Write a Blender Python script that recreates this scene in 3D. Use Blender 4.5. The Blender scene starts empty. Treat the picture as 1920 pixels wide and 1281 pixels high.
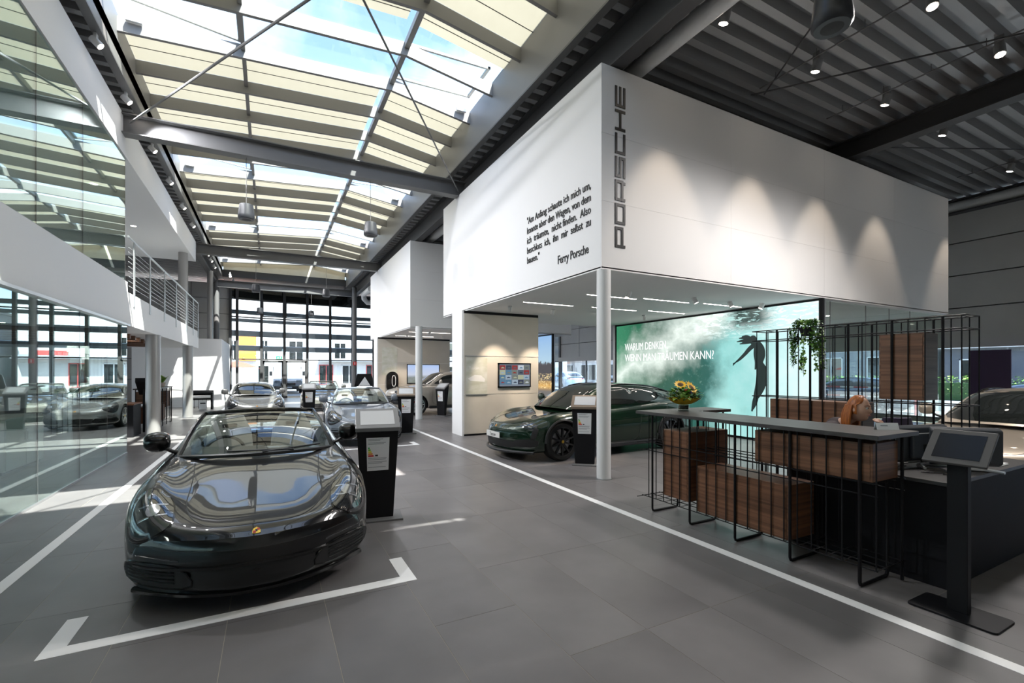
import bpy, bmesh, math, random
from mathutils import Vector, Matrix
from mathutils.bvhtree import BVHTree
from mathutils.geometry import tessellate_polygon
R = math.radians
PI = math.pi
sc = bpy.context.scene
C = sc.collection
random.seed(7)

# ---------------------------------------------------------------- camera
cam = bpy.data.cameras.new('camera')
cam.sensor_width = 36.0
cam.lens = 16.2
cam.shift_y = 0.0294
cam.clip_start = 0.05
cam.clip_end = 500
cam_o = bpy.data.objects.new('camera', cam)
cam_o.location = (0, 0, 1.67)
cam_o.rotation_euler = (R(90), 0, -math.atan(455 / 864))
C.objects.link(cam_o)
sc.camera = cam_o

# ---------------------------------------------------------------- sky, sun, exposure
SUN_EL, SUN_AZ = 56.7, 153            # azimuth: clockwise from +Y, the side the sun stands on
world = bpy.data.worlds.new('sky')
sc.world = world
world.use_nodes = True
wn = world.node_tree
sky = wn.nodes.new('ShaderNodeTexSky')
sky.sky_type = 'NISHITA'
sky.sun_disc = False
sky.sun_elevation = R(SUN_EL)
sky.sun_rotation = R(SUN_AZ)
sky.altitude = 200
sky.air_density = 1.0
sky.dust_density = 1.5
# scattered fair-weather cloud over the blue
tc = wn.nodes.new('ShaderNodeTexCoord')
nz = wn.nodes.new('ShaderNodeTexNoise'); nz.inputs['Scale'].default_value = 2.2; nz.inputs['Detail'].default_value = 8
rp = wn.nodes.new('ShaderNodeValToRGB'); rp.color_ramp.elements[0].position = .50; rp.color_ramp.elements[1].position = .72
mx = wn.nodes.new('ShaderNodeMix'); mx.data_type = 'RGBA'
wn.links.new(tc.outputs['Generated'], nz.inputs['Vector'])
wn.links.new(nz.outputs['Fac'], rp.inputs['Fac'])
wn.links.new(rp.outputs['Color'], mx.inputs['Factor'])
wn.links.new(sky.outputs['Color'], mx.inputs['A'])
mx.inputs['B'].default_value = (5.2, 5.5, 6.0, 1)
bg = wn.nodes['Background']
bg.inputs['Strength'].default_value = 0.17
wn.links.new(mx.outputs['Result'], bg.inputs['Color'])
sun = bpy.data.lights.new('sun', 'SUN')
sun.energy = 6.5
sun.angle = R(0.55)
sun.color = (1, .955, .88)
sun_o = bpy.data.objects.new('sun', sun)
az = R(SUN_AZ)
sd = Vector((math.sin(az) * math.cos(R(SUN_EL)), math.cos(az) * math.cos(R(SUN_EL)), math.sin(R(SUN_EL))))
sun_o.rotation_euler = sd.to_track_quat('Z', 'Y').to_euler()
sun_o.location = (0, -10, 30)
C.objects.link(sun_o)
sc.view_settings.view_transform = 'Standard'
sc.view_settings.look = 'None'
sc.view_settings.gamma = 1
sc.view_settings.use_curve_mapping = False
sc.view_settings.exposure = 1.9
sc.cycles.max_bounces = 10
sc.cycles.transparent_max_bounces = 24
sc.cycles.diffuse_bounces = 6
sc.cycles.glossy_bounces = 5
sc.cycles.caustics_reflective = False
sc.cycles.caustics_refractive = False
sc.cycles.sample_clamp_indirect = 6
sc.cycles.use_denoising = True

# ---------------------------------------------------------------- helpers
class G:
    """collects shapes; build() makes one mesh"""
    def __init__(s): s.v = []; s.f = []; s.m = []
    def add(s, vs, fs, mi=0):
        n = len(s.v); s.v += [tuple(p) for p in vs]
        s.f += [tuple(i + n for i in f) for f in fs]; s.m += [mi] * len(fs); return s
    def box(s, x0, x1, y0, y1, z0, z1, mi=0):
        return s.add([(x0,y0,z0),(x1,y0,z0),(x1,y1,z0),(x0,y1,z0),(x0,y0,z1),(x1,y0,z1),(x1,y1,z1),(x0,y1,z1)],
                     [(3,2,1,0),(4,5,6,7),(0,1,5,4),(1,2,6,5),(2,3,7,6),(3,0,4,7)], mi)
    def hexa(s, p, mi=0):
        return s.add(p, [(3,2,1,0),(4,5,6,7),(0,1,5,4),(1,2,6,5),(2,3,7,6),(3,0,4,7)], mi)
    def tube(s, pts, r, n=8, closed=False, caps=True, mi=0):
        pts = [Vector(p) for p in pts]; L = len(pts); rs = r if isinstance(r, (list, tuple)) else [r] * L
        vs = []; up = None
        for i, p in enumerate(pts):
            a = pts[(i - 1) % L] if (i > 0 or closed) else p
            b = pts[(i + 1) % L] if (i < L - 1 or closed) else p
            t = (b - a)
            t = t.normalized() if t.length > 1e-9 else Vector((0, 0, 1))
            if up is None:
                up = Vector((0, 0, 1)) if abs(t.z) < .9 else Vector((1, 0, 0))
            q = t.cross(up)
            if q.length < 1e-6: q = t.orthogonal()
            q.normalize(); up = q.cross(t).normalized()
            for k in range(n):
                an = 2 * PI * (k + .5) / n
                vs.append(p + (q * math.cos(an) + up * math.sin(an)) * rs[i])
        fs = []
        for i in range(L if closed else L - 1):
            j = (i + 1) % L
            for k in range(n):
                m = (k + 1) % n
                fs.append((i*n+k, j*n+k, j*n+m, i*n+m))
        if caps and not closed:
            fs.append(tuple(range(n))); fs.append(tuple((L-1)*n + k for k in reversed(range(n))))
        return s.add(vs, fs, mi)
    def lathe(s, prof, c=(0,0,0), n=24, axis='Z', mi=0, caps=True):
        vs = []; fs = []
        for (r, h) in prof:
            for k in range(n):
                a = 2 * PI * k / n; x, y = r * math.cos(a), r * math.sin(a)
                p = (x, y, h) if axis == 'Z' else ((h, x, y) if axis == 'X' else (y, h, x))
                vs.append((p[0]+c[0], p[1]+c[1], p[2]+c[2]))
        m = len(prof)
        for i in range(m - 1):
            for k in range(n):
                j = (k + 1) % n
                fs.append((i*n+k, i*n+j, (i+1)*n+j, (i+1)*n+k))
        if caps and prof[0][0] > 1e-6: fs.append(tuple(reversed(range(n))))
        if caps and prof[-1][0] > 1e-6: fs.append(tuple((m-1)*n + k for k in range(n)))
        return s.add(vs, fs, mi)
    def prism(s, poly, h0, h1, plane='XY', mi=0):
        """poly in a plane, extruded along the remaining axis from h0 to h1"""
        def P(a, b, h): return {'XY': (a, b, h), 'XZ': (a, h, b), 'YZ': (h, a, b)}[plane]
        n = len(poly)
        tri = tessellate_polygon([[Vector((a, b, 0)) for a, b in poly]])
        vs = [P(a, b, h0) for a, b in poly] + [P(a, b, h1) for a, b in poly]
        fs = [t for t in tri] + [tuple(i + n for i in reversed(t)) for t in tri]
        fs += [(i, (i+1) % n, (i+1) % n + n, i + n) for i in range(n)]
        return s.add(vs, fs, mi)
    def grid(s, rows, closed_u=False, mi=0):
        n = len(rows[0]); vs = [p for r in rows for p in r]; fs = []
        for i in range(len(rows) - 1):
            for k in range(n if closed_u else n - 1):
                j = (k + 1) % n
                fs.append((i*n+k, i*n+j, (i+1)*n+j, (i+1)*n+k))
        return s.add(vs, fs, mi)
    def blob(s, c, r, seg=10, rings=6, mi=0):
        rx, ry, rz = r if isinstance(r, (tuple, list)) else (r, r, r)
        rows = []
        for i in range(rings + 1):
            t = PI * i / rings
            rows.append([(c[0]+rx*math.sin(t)*math.cos(2*PI*k/seg), c[1]+ry*math.sin(t)*math.sin(2*PI*k/seg), c[2]+rz*math.cos(t)) for k in range(seg)])
        return s.grid(rows, True, mi)
    def mesh(s, name, mats=(), smooth=False):
        me = bpy.data.meshes.new(name)
        me.from_pydata(s.v, [], s.f)
        for m in (mats if isinstance(mats, (list, tuple)) else [mats]): me.materials.append(m)
        if any(s.m): me.polygons.foreach_set('material_index', s.m)
        me.validate(); me.update()
        bm = bmesh.new(); bm.from_mesh(me)
        if smooth: bmesh.ops.remove_doubles(bm, verts=bm.verts, dist=1e-5)
        bmesh.ops.recalc_face_normals(bm, faces=bm.faces); bm.to_mesh(me); bm.free()
        if smooth: shade(me, smooth)
        return me

def shade(me, ang=True):
    me.polygons.foreach_set('use_smooth', [True] * len(me.polygons))
    me.set_sharp_from_angle(angle=R(40 if ang is True else ang))

def link(name, me, parent=None, loc=None, rot=None):
    o = bpy.data.objects.new(name, me); C.objects.link(o)
    if parent is not None: o.parent = parent
    if loc is not None: o.location = loc
    if rot is not None: o.rotation_euler = rot
    return o
def obj(name, g, mats, parent=None, smooth=False, bevel=0, loc=None, rot=None, seg=2):
    o = link(name, g.mesh(name, mats, smooth), parent, loc, rot)
    if bevel:
        b = o.modifiers.new('bevel', 'BEVEL'); b.width = bevel; b.segments = seg; b.limit_method = 'ANGLE'; b.angle_limit = R(40)
    return o
def tag(o, label, cat, group=None):
    o['label'] = label; o['category'] = cat
    if group: o['group'] = group
    return o
def thing(name, label, cat, loc=(0,0,0), rz=0, group=None):
    o = bpy.data.objects.new(name, None); C.objects.link(o)
    o.empty_display_size = .1
    o.location = loc; o.rotation_euler = (0, 0, rz)
    return tag(o, label, cat, group)
def struct(name, g, mats, parent=None, label=None, **kw):
    o = obj(name, g, mats, parent, **kw)
    if parent is None: o['kind'] = 'structure'
    if label: o['label'] = label
    return o
def dup(root, loc, rz=0, label=None, group=None, mats=None):
    def cp(o, par):
        c = o.copy(); C.objects.link(c); c.parent = par
        if mats:
            for i, sl in enumerate(c.material_slots):
                k = sl.material.name if sl.material else None
                if k in mats:
                    sl.link = 'OBJECT'; sl.material = mats[k]
        for ch in [x for x in kids.get(o.name, [])]: cp(ch, c)
        return c
    kids = {}
    for o in root.children_recursive: kids.setdefault(o.parent.name, []).append(o)
    r = cp(root, None); r.location = loc; r.rotation_euler = (0, 0, rz)
    if label: r['label'] = label
    if group: r['group'] = group
    return r
def rrect(x0, x1, y0, y1, r, n=4):
    pts = []
    for cx, cy, a0 in ((x1-r, y1-r, 0), (x0+r, y1-r, 90), (x0+r, y0+r, 180), (x1-r, y0+r, 270)):
        for k in range(n + 1):
            a = R(a0 + 90 * k / n); pts.append((cx + r * math.cos(a), cy + r * math.sin(a)))
    return pts
def text(name, body, size, m, parent=None, loc=(0,0,0), rot=(0,0,0), ext=.004, sx=1.0, align='LEFT', spacing=1.0, bold=0.0):
    cu = bpy.data.curves.new(name, 'FONT'); cu.body = body; cu.size = size; cu.extrude = ext
    cu.align_x = align; cu.space_character = spacing; cu.resolution_u = 3; cu.offset = bold
    t = bpy.data.objects.new(name, cu); C.objects.link(t)
    dg = bpy.context.evaluated_depsgraph_get()
    me = bpy.data.meshes.new_from_object(t.evaluated_get(dg))
    bpy.data.objects.remove(t); me.materials.clear(); me.materials.append(m); me.name = name
    for v in me.vertices: v.co.x *= sx
    return link(name, me, parent, loc, rot)

# ---------------------------------------------------------------- materials
M = {}
def mat(name, col, rough=.5, metal=0.0, spec=.5, coat=0.0, emit=None, es=0.0, alpha=None, sheen=0):
    m = bpy.data.materials.new(name); m.use_nodes = True
    b = m.node_tree.nodes['Principled BSDF']
    c = (*col, 1) if len(col) == 3 else col
    b.inputs['Base Color'].default_value = c; b.inputs['Roughness'].default_value = rough
    b.inputs['Metallic'].default_value = metal; b.inputs['Specular IOR Level'].default_value = spec
    b.inputs['Coat Weight'].default_value = coat; b.inputs['Coat Roughness'].default_value = .02
    if emit: b.inputs['Emission Color'].default_value = (*emit, 1); b.inputs['Emission Strength'].default_value = es
    m.diffuse_color = c
    M[name] = m; return m
def nd(m, t, **kw):
    n = m.node_tree.nodes.new(t)
    for k, v in kw.items():
        if k.startswith('i_'): n.inputs[k[2:].replace('_', ' ')].default_value = v
        else: setattr(n, k, v)
    return n
def lk(m, a, b): m.node_tree.links.new(a, b)
def bsdf(m): return m.node_tree.nodes['Principled BSDF']
def ramp(m, fac, stops):
    r = nd(m, 'ShaderNodeValToRGB'); e = r.color_ramp.elements
    while len(e) < len(stops): e.new(.5)
    for el, (p, c) in zip(e, stops): el.position = p; el.color = (*c, 1) if len(c) == 3 else c
    lk(m, fac, r.inputs['Fac']); return r.outputs['Color']
def noisy(m, c0, c1, scale=4, detail=5, stretch=(1,1,1), bump=0, rnd=0, coord='Object', lo=.3, hi=.7, dist=.01):
    t = nd(m, 'ShaderNodeTexCoord'); mp = nd(m, 'ShaderNodeMapping'); mp.inputs['Scale'].default_value = stretch
    lk(m, t.outputs[coord], mp.inputs['Vector'])
    vec = mp.outputs['Vector']
    if rnd:
        oi = nd(m, 'ShaderNodeObjectInfo'); ad = nd(m, 'ShaderNodeVectorMath', operation='MULTIPLY_ADD')
        lk(m, oi.outputs['Random'], ad.inputs[0]); ad.inputs[1].default_value = (37, 53, 71); lk(m, vec, ad.inputs[2]); vec = ad.outputs[0]
    n = nd(m, 'ShaderNodeTexNoise'); n.inputs['Scale'].default_value = scale; n.inputs['Detail'].default_value = detail
    lk(m, vec, n.inputs['Vector'])
    col = ramp(m, n.outputs['Fac'], [(lo, c0), (hi, c1)])
    if rnd:
        hs = nd(m, 'ShaderNodeHueSaturation'); mr = nd(m, 'ShaderNodeMapRange')
        mr.inputs['To Min'].default_value = 1 - rnd; mr.inputs['To Max'].default_value = 1 + rnd
        lk(m, oi.outputs['Random'], mr.inputs['Value']); lk(m, mr.outputs[0], hs.inputs['Value']); lk(m, col, hs.inputs['Color']); col = hs.outputs['Color']
    lk(m, col, bsdf(m).inputs['Base Color'])
    if bump:
        b = nd(m, 'ShaderNodeBump'); b.inputs['Strength'].default_value = bump; b.inputs['Distance'].default_value = dist
        lk(m, n.outputs['Fac'], b.inputs['Height']); lk(m, b.outputs['Normal'], bsdf(m).inputs['Normal'])
    return m
def glass(name, tint, ior=1.5, mult=1.6, rough=0.0, refl=(1,1,1)):
    m = bpy.data.materials.new(name); m.use_nodes = True; nt = m.node_tree; nt.nodes.clear()
    out = nd(m, 'ShaderNodeOutputMaterial'); mixs = nd(m, 'ShaderNodeMixShader')
    tr = nd(m, 'ShaderNodeBsdfTransparent'); tr.inputs['Color'].default_value = (*tint, 1)
    gl = nd(m, 'ShaderNodeBsdfGlossy'); gl.inputs['Roughness'].default_value = rough; gl.inputs['Color'].default_value = (*refl, 1)
    f0 = ((ior-1)/(ior+1))**2                       # Schlick, the same from both sides of a thin pane
    lw = nd(m, 'ShaderNodeLayerWeight'); lw.inputs['Blend'].default_value = .5
    pw = nd(m, 'ShaderNodeMath', operation='POWER'); pw.inputs[1].default_value = 5
    ma = nd(m, 'ShaderNodeMath', operation='MULTIPLY_ADD'); ma.inputs[1].default_value = 1-f0; ma.inputs[2].default_value = f0
    mu = nd(m, 'ShaderNodeMath', operation='MULTIPLY', use_clamp=True); mu.inputs[1].default_value = mult
    lk(m, lw.outputs['Facing'], pw.inputs[0]); lk(m, pw.outputs[0], ma.inputs[0]); lk(m, ma.outputs[0], mu.inputs[0]); lk(m, mu.outputs[0], mixs.inputs['Fac'])
    lk(m, tr.outputs[0], mixs.inputs[1]); lk(m, gl.outputs[0], mixs.inputs[2]); lk(m, mixs.outputs[0], out.inputs['Surface'])
    m.diffuse_color = (*tint, .3)
    M[name] = m; return m
def emitter(name, col, s):
    return mat(name, (0, 0, 0), emit=col, es=s, spec=0)

mat('white_plaster', (.87, .87, .875), .75, spec=.25)
mat('white_steel', (.78, .79, .79), .4)
mat('white_plastic', (.8, .8, .8), .35)
mat('grey_steel', (.26, .255, .25), .45)
mat('dark_steel', (.055, .055, .058), .5)
mat('mid_steel', (.14, .14, .142), .45)
mat('black_powder', (.008, .008, .0095), .5, spec=.22)
mat('black_gloss', (.006, .006, .007), .12)
mat('black_plastic', (.018, .018, .02), .4)
mat('black_lam', (.008, .008, .010), .6, spec=.2)
mat('rubber', (.014, .014, .014), .75, spec=.3)
mat('alu', (.62, .63, .64), .35, metal=.9)
mat('column_grey', (.42, .41, .40), .3, metal=.55)
mat('galv', (.55, .57, .58), .4, metal=.6)
mat('chrome', (.8, .8, .8), .08, metal=1)
mat('tape_white', (.86, .86, .86), .5)
mat('louvre', (.32, .33, .34), .5)
mat('grout', (.40, .36, .29), .8)
noisy(mat('tile', (.1,.1,.1), .36, spec=.45), (.130,.123,.125), (.196,.186,.188), 1.6, 8, rnd=.06, bump=.03, lo=.25, hi=.75)
noisy(mat('beige_panel', (.6,.56,.5), .55), (.58,.545,.48), (.63,.59,.525), 2, 6)
noisy(mat('grey_panel', (.56,.55,.535), .55), (.54,.53,.515), (.58,.57,.55), 1, 3)
noisy(mat('walnut', (.2,.1,.06), .42), (.075,.030,.014), (.25,.115,.058), 1, 8, (1.2, 1.2, 34), bump=.05, lo=.28, hi=.72, rnd=.05)
noisy(mat('walnut_side', (.1,.08,.07), .5), (.07,.055,.045), (.16,.125,.10), 1, 8, (1.2, 1.2, 34), lo=.28, hi=.72)
mat('deck', (.40, .405, .41), .4, metal=.4)
mat('deck_dark', (.03, .03, .032), .5)
glass('clear_glass', (.93, .97, .95), 1.5, 1.0)
glass('office_glass', (.82, .91, .88), 1.6, 2.1, refl=(.92, 1, .97))
glass('facade_glass', (.86, .93, .97), 1.5, 1.3)
glass('sky_glass', (.93, .97, .97), 1.45, 1.0)
glass('car_glass', (.52, .58, .55), 1.5, 2.2)
mat('dark_glass', (.012, .014, .013), .02, spec=.9, coat=1)
# ---------------------------------------------------------------- the room
XG = -2.58          # line of the glazed offices
XB = 4.52           # inner face of the white galleries
XR = 19.3           # right outer wall
YF = 32.0           # far facade
BAR = 1.285         # skylight rafter spacing
def bar_y(k): return 7.86 + BAR*k

# floor: slab with grout colour, tiles laid on it
floor = struct('floor', G().box(-11, XR+.3, -8, YF+3, -.25, -.0015), M['grout'], label='dark grey large-format tiled showroom floor')
TW, TL, GAP = .603, 1.346, .0035
tile_me = G().box(-(TW-GAP)/2, (TW-GAP)/2, -(TL-GAP)/2, (TL-GAP)/2, -.012, 0).mesh('tile', M['tile'])
tiles = []
ca = math.atan(455/864)
for c in range(-19, 32):
    x = .355 + TW*(c+.5)
    ph = [0, 0, .673, 0, .673][(c*7) % 5] if c not in (2,3,4,5,6) else [0, 0, 0, 0, .673][c-2]
    for r in range(-6, 24):
        y = 2.234 + TL*(r+.5) + ph
        if not (-11 < x < XR and -6 < y < YF+1): continue
        d = y*math.cos(ca)+x*math.sin(ca); rr = x*math.cos(ca)-y*math.sin(ca)
        vis = d > .9 and abs(rr/d) < 1.2 and d < 60
        tiles.append((d if vis else 1e3+abs(y), x, y))
tiles.sort()
for d, x, y in tiles[:290]: link('tile', tile_me, floor, (x, y, 0))
g = G()
for d, x, y in tiles[290:]: g.box(x-(TW-GAP)/2, x+(TW-GAP)/2, y-(TL-GAP)/2, y+(TL-GAP)/2, -.012, 0)
o = obj('tile_field', g, M['tile'], floor); o['kind'] = 'stuff'

# marking tape on the floor
def tape(name, label, polys):
    g = G()
    for p in polys: g.prism(p, .0, .0022, 'XY')
    tag(obj(name, g, M['tape_white']), label, 'floor marking')
tape('lane_line', 'long white line on the floor in front of the reception desk', [[(3.68,-2),(3.78,-2),(3.70,31),(3.60,31)]])
tape('lane_line', 'long white line on the floor beside the glazed offices', [[(-1.90,-2),(-1.80,-2),(-1.74,31),(-1.84,31)]])
def bracket(label, x0, x1, y, leg=.5, w=.11):
    tape('parking_bracket', label, [[(x0,y),(x1,y),(x1-w,y+w),(x0+w,y+w)], [(x0,y),(x0+w,y+w),(x0+w,y+leg),(x0,y+leg)], [(x1,y),(x1,y+leg),(x1-w,y+leg),(x1-w,y+w)]])
bracket('white bracket marking in front of the black open sports car', -1.20, 1.05, 3.63)
bracket('white bracket marking in front of the blue-grey sports car', .85, 3.04, 10.3)

# ---- walls
def panelled(name, axis, pos, thick, u0, u1, us, zs, m, gap=.02, back=None, label=None):
    """a backing wall carrying single panels with open joints; axis 'X' = wall at x=pos facing -thick side"""
    g = G()
    lo, hi = sorted((pos+thick*.3, pos+thick))
    if axis == 'X': g.box(lo, hi, u0, u1, zs[0], zs[-1])
    else: g.box(u0, u1, lo, hi, zs[0], zs[-1])
    w = struct(name, g, back or M['dark_steel'], label=label)
    plo, phi = sorted((pos, pos+thick*.3))
    for i in range(len(us)-1):
        for j in range(len(zs)-1):
            p = G(); a, b, c, d = us[i]+gap/2, us[i+1]-gap/2, zs[j]+gap/2, zs[j+1]-gap/2
            if axis == 'X': p.box(plo, phi, a, b, c, d)
            else: p.box(a, b, plo, phi, c, d)
            obj('panel', p, m, w)
    return w
wr = panelled('wall_right', 'X', XR, .4, -8, YF+3, [-8,-.6,6.7,13.3,19.9,26.5,35], [2.65,3.68,4.71,5.74,7.05], M['grey_panel'], .035, label='grey panelled outer wall above the street windows')
obj('blind_box', G().box(XR-.10, XR, -8, YF+3, 2.42, 2.72), M['grey_panel'], wr)
struct('wall_right_plinth', G().box(XR, XR+.3, -8, YF+3, -.2, .12), M['dark_steel'])
struct('wall_near', G().box(-11, XR+.3, -8.3, -8, -.2, 8.2), M['white_plaster'])
# street windows in the right wall
for i in range(14):
    y0 = -8 + i*3.07
    fr = G()
    for a, b in ((y0, y0+.06), (y0+3.01, y0+3.07)): fr.box(XR+.05, XR+.12, a, b, .12, 2.65)
    fr.box(XR+.05, XR+.12, y0, y0+3.07, .12, .18).box(XR+.05, XR+.12, y0, y0+3.07, 2.59, 2.65)
    w = struct('window_%d' % (i+1), fr, M['dark_steel'])
    obj('pane', G().box(XR+.08, XR+.09, y0+.06, y0+3.01, .18, 2.59), M['facade_glass'], w)

# ---- roof over the side bays: trapezoid sheet deck, ribs across the hall
def deck(name, x0, x1, y0, y1, z, m, label):
    rows0, rows1 = [], []; y = y0; prof = []
    while y < y1:
        for dy, dz in ((0,0),(.13,0),(.16,.17),(.30,.17),(.33,0)):
            prof.append((y+dy, z+dz))
        y += .33
    g = G(); rows = [[(x0, a, b), (x1, a, b)] for a, b in prof]; g.grid(rows)
    g.box(x0, x1, y0, y1, z+.20, z+.42)
    return struct(name, g, m, label=label)
deck('ceiling_right', 4.40, XR+.3, -8, YF+3, 7.03, M['deck'], 'dark trapezoid metal roof deck over the reception side')
deck('ceiling_left', -11, -2.37, -8, YF+3, 7.10, M['deck'], 'trapezoid metal roof deck over the gallery side')
g = G().box(-2.37, 4.40, 30.9, YF+3, 7.1, 7.5); struct('ceiling_far', g, M['dark_steel'])
struct('ceiling_near', G().box(-2.45, 4.4, -8, -6.2, 7.1, 7.5), M['dark_steel'])

def ibeam(g, a, b, w=.2, h=.4, t=.02, tw=.012):
    """I-section from a to b (top line at z), along X or Y"""
    (x0,y0,z),(x1,y1,_) = a, b
    if abs(x1-x0) > abs(y1-y0):
        g.box(x0,x1,y0-w/2,y0+w/2,z-t,z).box(x0,x1,y0-w/2,y0+w/2,z-h,z-h+t).box(x0,x1,y0-tw/2,y0+tw/2,z-h+t,z-t)
    else:
        g.box(x0-w/2,x0+w/2,y0,y1,z-t,z).box(x0-w/2,x0+w/2,y0,y1,z-h,z-h+t).box(x0-tw/2,x0+tw/2,y0,y1,z-h+t,z-t)
    return g
n = [0]
def trim(g, m, label=None, **kw):
    n[0] += 1; return struct('trim_%d' % n[0], g, m, label=label, **kw)
for i, y in enumerate((1.3, 11.75, 22.25, 30.5)):
    trim(ibeam(G(), (XG, y, 6.80), (XB+.2, y, 6.80), .26, .40), M['mid_steel'], ['steel cross beam above the camera side', 'nearest steel cross beam under the skylight', 'second steel cross beam under the skylight', 'far steel cross beam at the end of the skylight'][i])
trim(ibeam(G(), (4.83, -8, 7.03), (4.83, YF, 7.03), .24, .58), M['dark_steel'], 'long dark steel beam above the white gallery edge')
trim(ibeam(G(), (-2.72, 22.7, 7.03), (-2.72, YF, 7.03), .22, .35), M['mid_steel'], 'long steel beam at the gallery end')
for i, x in enumerate((11.9, 18.9)):
    trim(ibeam(G(), (x, -8, 7.0), (x, 12.5 if i == 0 else YF, 7.0), .30, .42), M['dark_steel'], ['dark steel beam crossing the deck above the white gallery', 'dark steel beam along the right outer wall'][i])
trim(ibeam(G(), (5.2, .3, 7.0), (XR, .3, 7.0), .25, .35), M['dark_steel'], 'dark steel purlin over the near deck')

# ---- skylight: side upstands, rafters, purlins, glass, blinds
XL_, XK, XRG, XE = -2.37, -.45, 2.43, 4.32
ZL_, ZRG, ZE = 7.67, 7.98, 7.70
def zbar(x): return ZL_+(ZRG-ZL_)*(x-XL_)/(XRG-XL_) if x <= XRG else ZRG+(ZE-ZRG)*(x-XRG)/(XE-XRG)
Y0S, Y1S = -6.3, bar_y(18)
for nm, x0, x1, z0 in (('left', XL_-.08, XL_, 7.10), ('right', XE, XE+.08, 7.03)):
    trim(G().box(x0, x1, Y0S, Y1S, z0, 8.0), M['grey_steel'], 'grey upstand beam along the %s eave of the skylight' % nm)
trim(G().box(XL_-.13, XL_+.01, -8, YF-1.2, 7.065, 7.10), M['mid_steel'], 'steel edge beam under the left skylight upstand')
trim(G().box(XE-.01, XE+.12, -8, YF-1.2, 6.995, 7.03), M['mid_steel'], 'steel edge beam under the right skylight upstand')
bw = .035
raf = G()
for xa, xb in ((XL_, XRG), (XRG, XE)):
    za, zb = zbar(xa), zbar(xb)
    raf.hexa([(xa,-bw,za),(xb,-bw,zb),(xb,bw,zb),(xa,bw,za),(xa,-bw,za+.26),(xb,-bw,zb+.26),(xb,bw,zb+.26),(xa,bw,za+.26)])
raf_me = raf.mesh('rafter', M['grey_steel'])
sky_root = thing('skylight', 'long ridged glass skylight with grey rafters and cream blinds over the car hall', 'skylight', (1, 12, 7.6))
def in_sky(nm, me): return link(nm, me, sky_root, (-1, -12, -7.6))
for k in range(-11, 19):
    o = link('rafter', raf_me, sky_root, (-1, bar_y(k)-12, -7.6))
for xm, wd in ((XK, .035), (XRG, .05)):
    for k in range(-11, 18):
        z = zbar(xm)+.14
        p = in_sky('purlin', G().box(xm-wd, xm+wd, bar_y(k)+bw, bar_y(k+1)-bw, z, z+.13).mesh('purlin', M['grey_steel']))
mat('blind', (.80, .75, .64), .9, spec=.1)
def make_translucent(m, f, col):
    nt = m.node_tree; b = bsdf(m); out = nt.nodes['Material Output']
    tr = nd(m, 'ShaderNodeBsdfTranslucent'); tr.inputs['Color'].default_value = (*col, 1); mxs = nd(m, 'ShaderNodeMixShader'); mxs.inputs['Fac'].default_value = f
    lk(m, b.outputs[0], mxs.inputs[1]); lk(m, tr.outputs[0], mxs.inputs[2]); lk(m, mxs.outputs[0], out.inputs['Surface'])
noisy(M['blind'], (.70,.63,.50), (.80,.74,.62), 1.5, 6, (1,.5,1))
make_translucent(M['blind'], .15, (.80, .72, .56))
mat('blind_rod', (.12, .11, .10), .6)
FAC = ((XL_, XK), (XK, XRG), (XRG, XE))
def cover(k, f):
    """which part of each bay the blind covers: (from, to) of the bay, or None"""
    m = (k-1) % 5
    if m == 0 and k > -5: return None            # fully open bays
    if m == 4 and k >= 0: return (0, .55) if f == 2 else ((0, .50) if f == 1 else (0, 1.0))
    if k == -6: return (.15, 1.0)
    return (0, 1)
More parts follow.
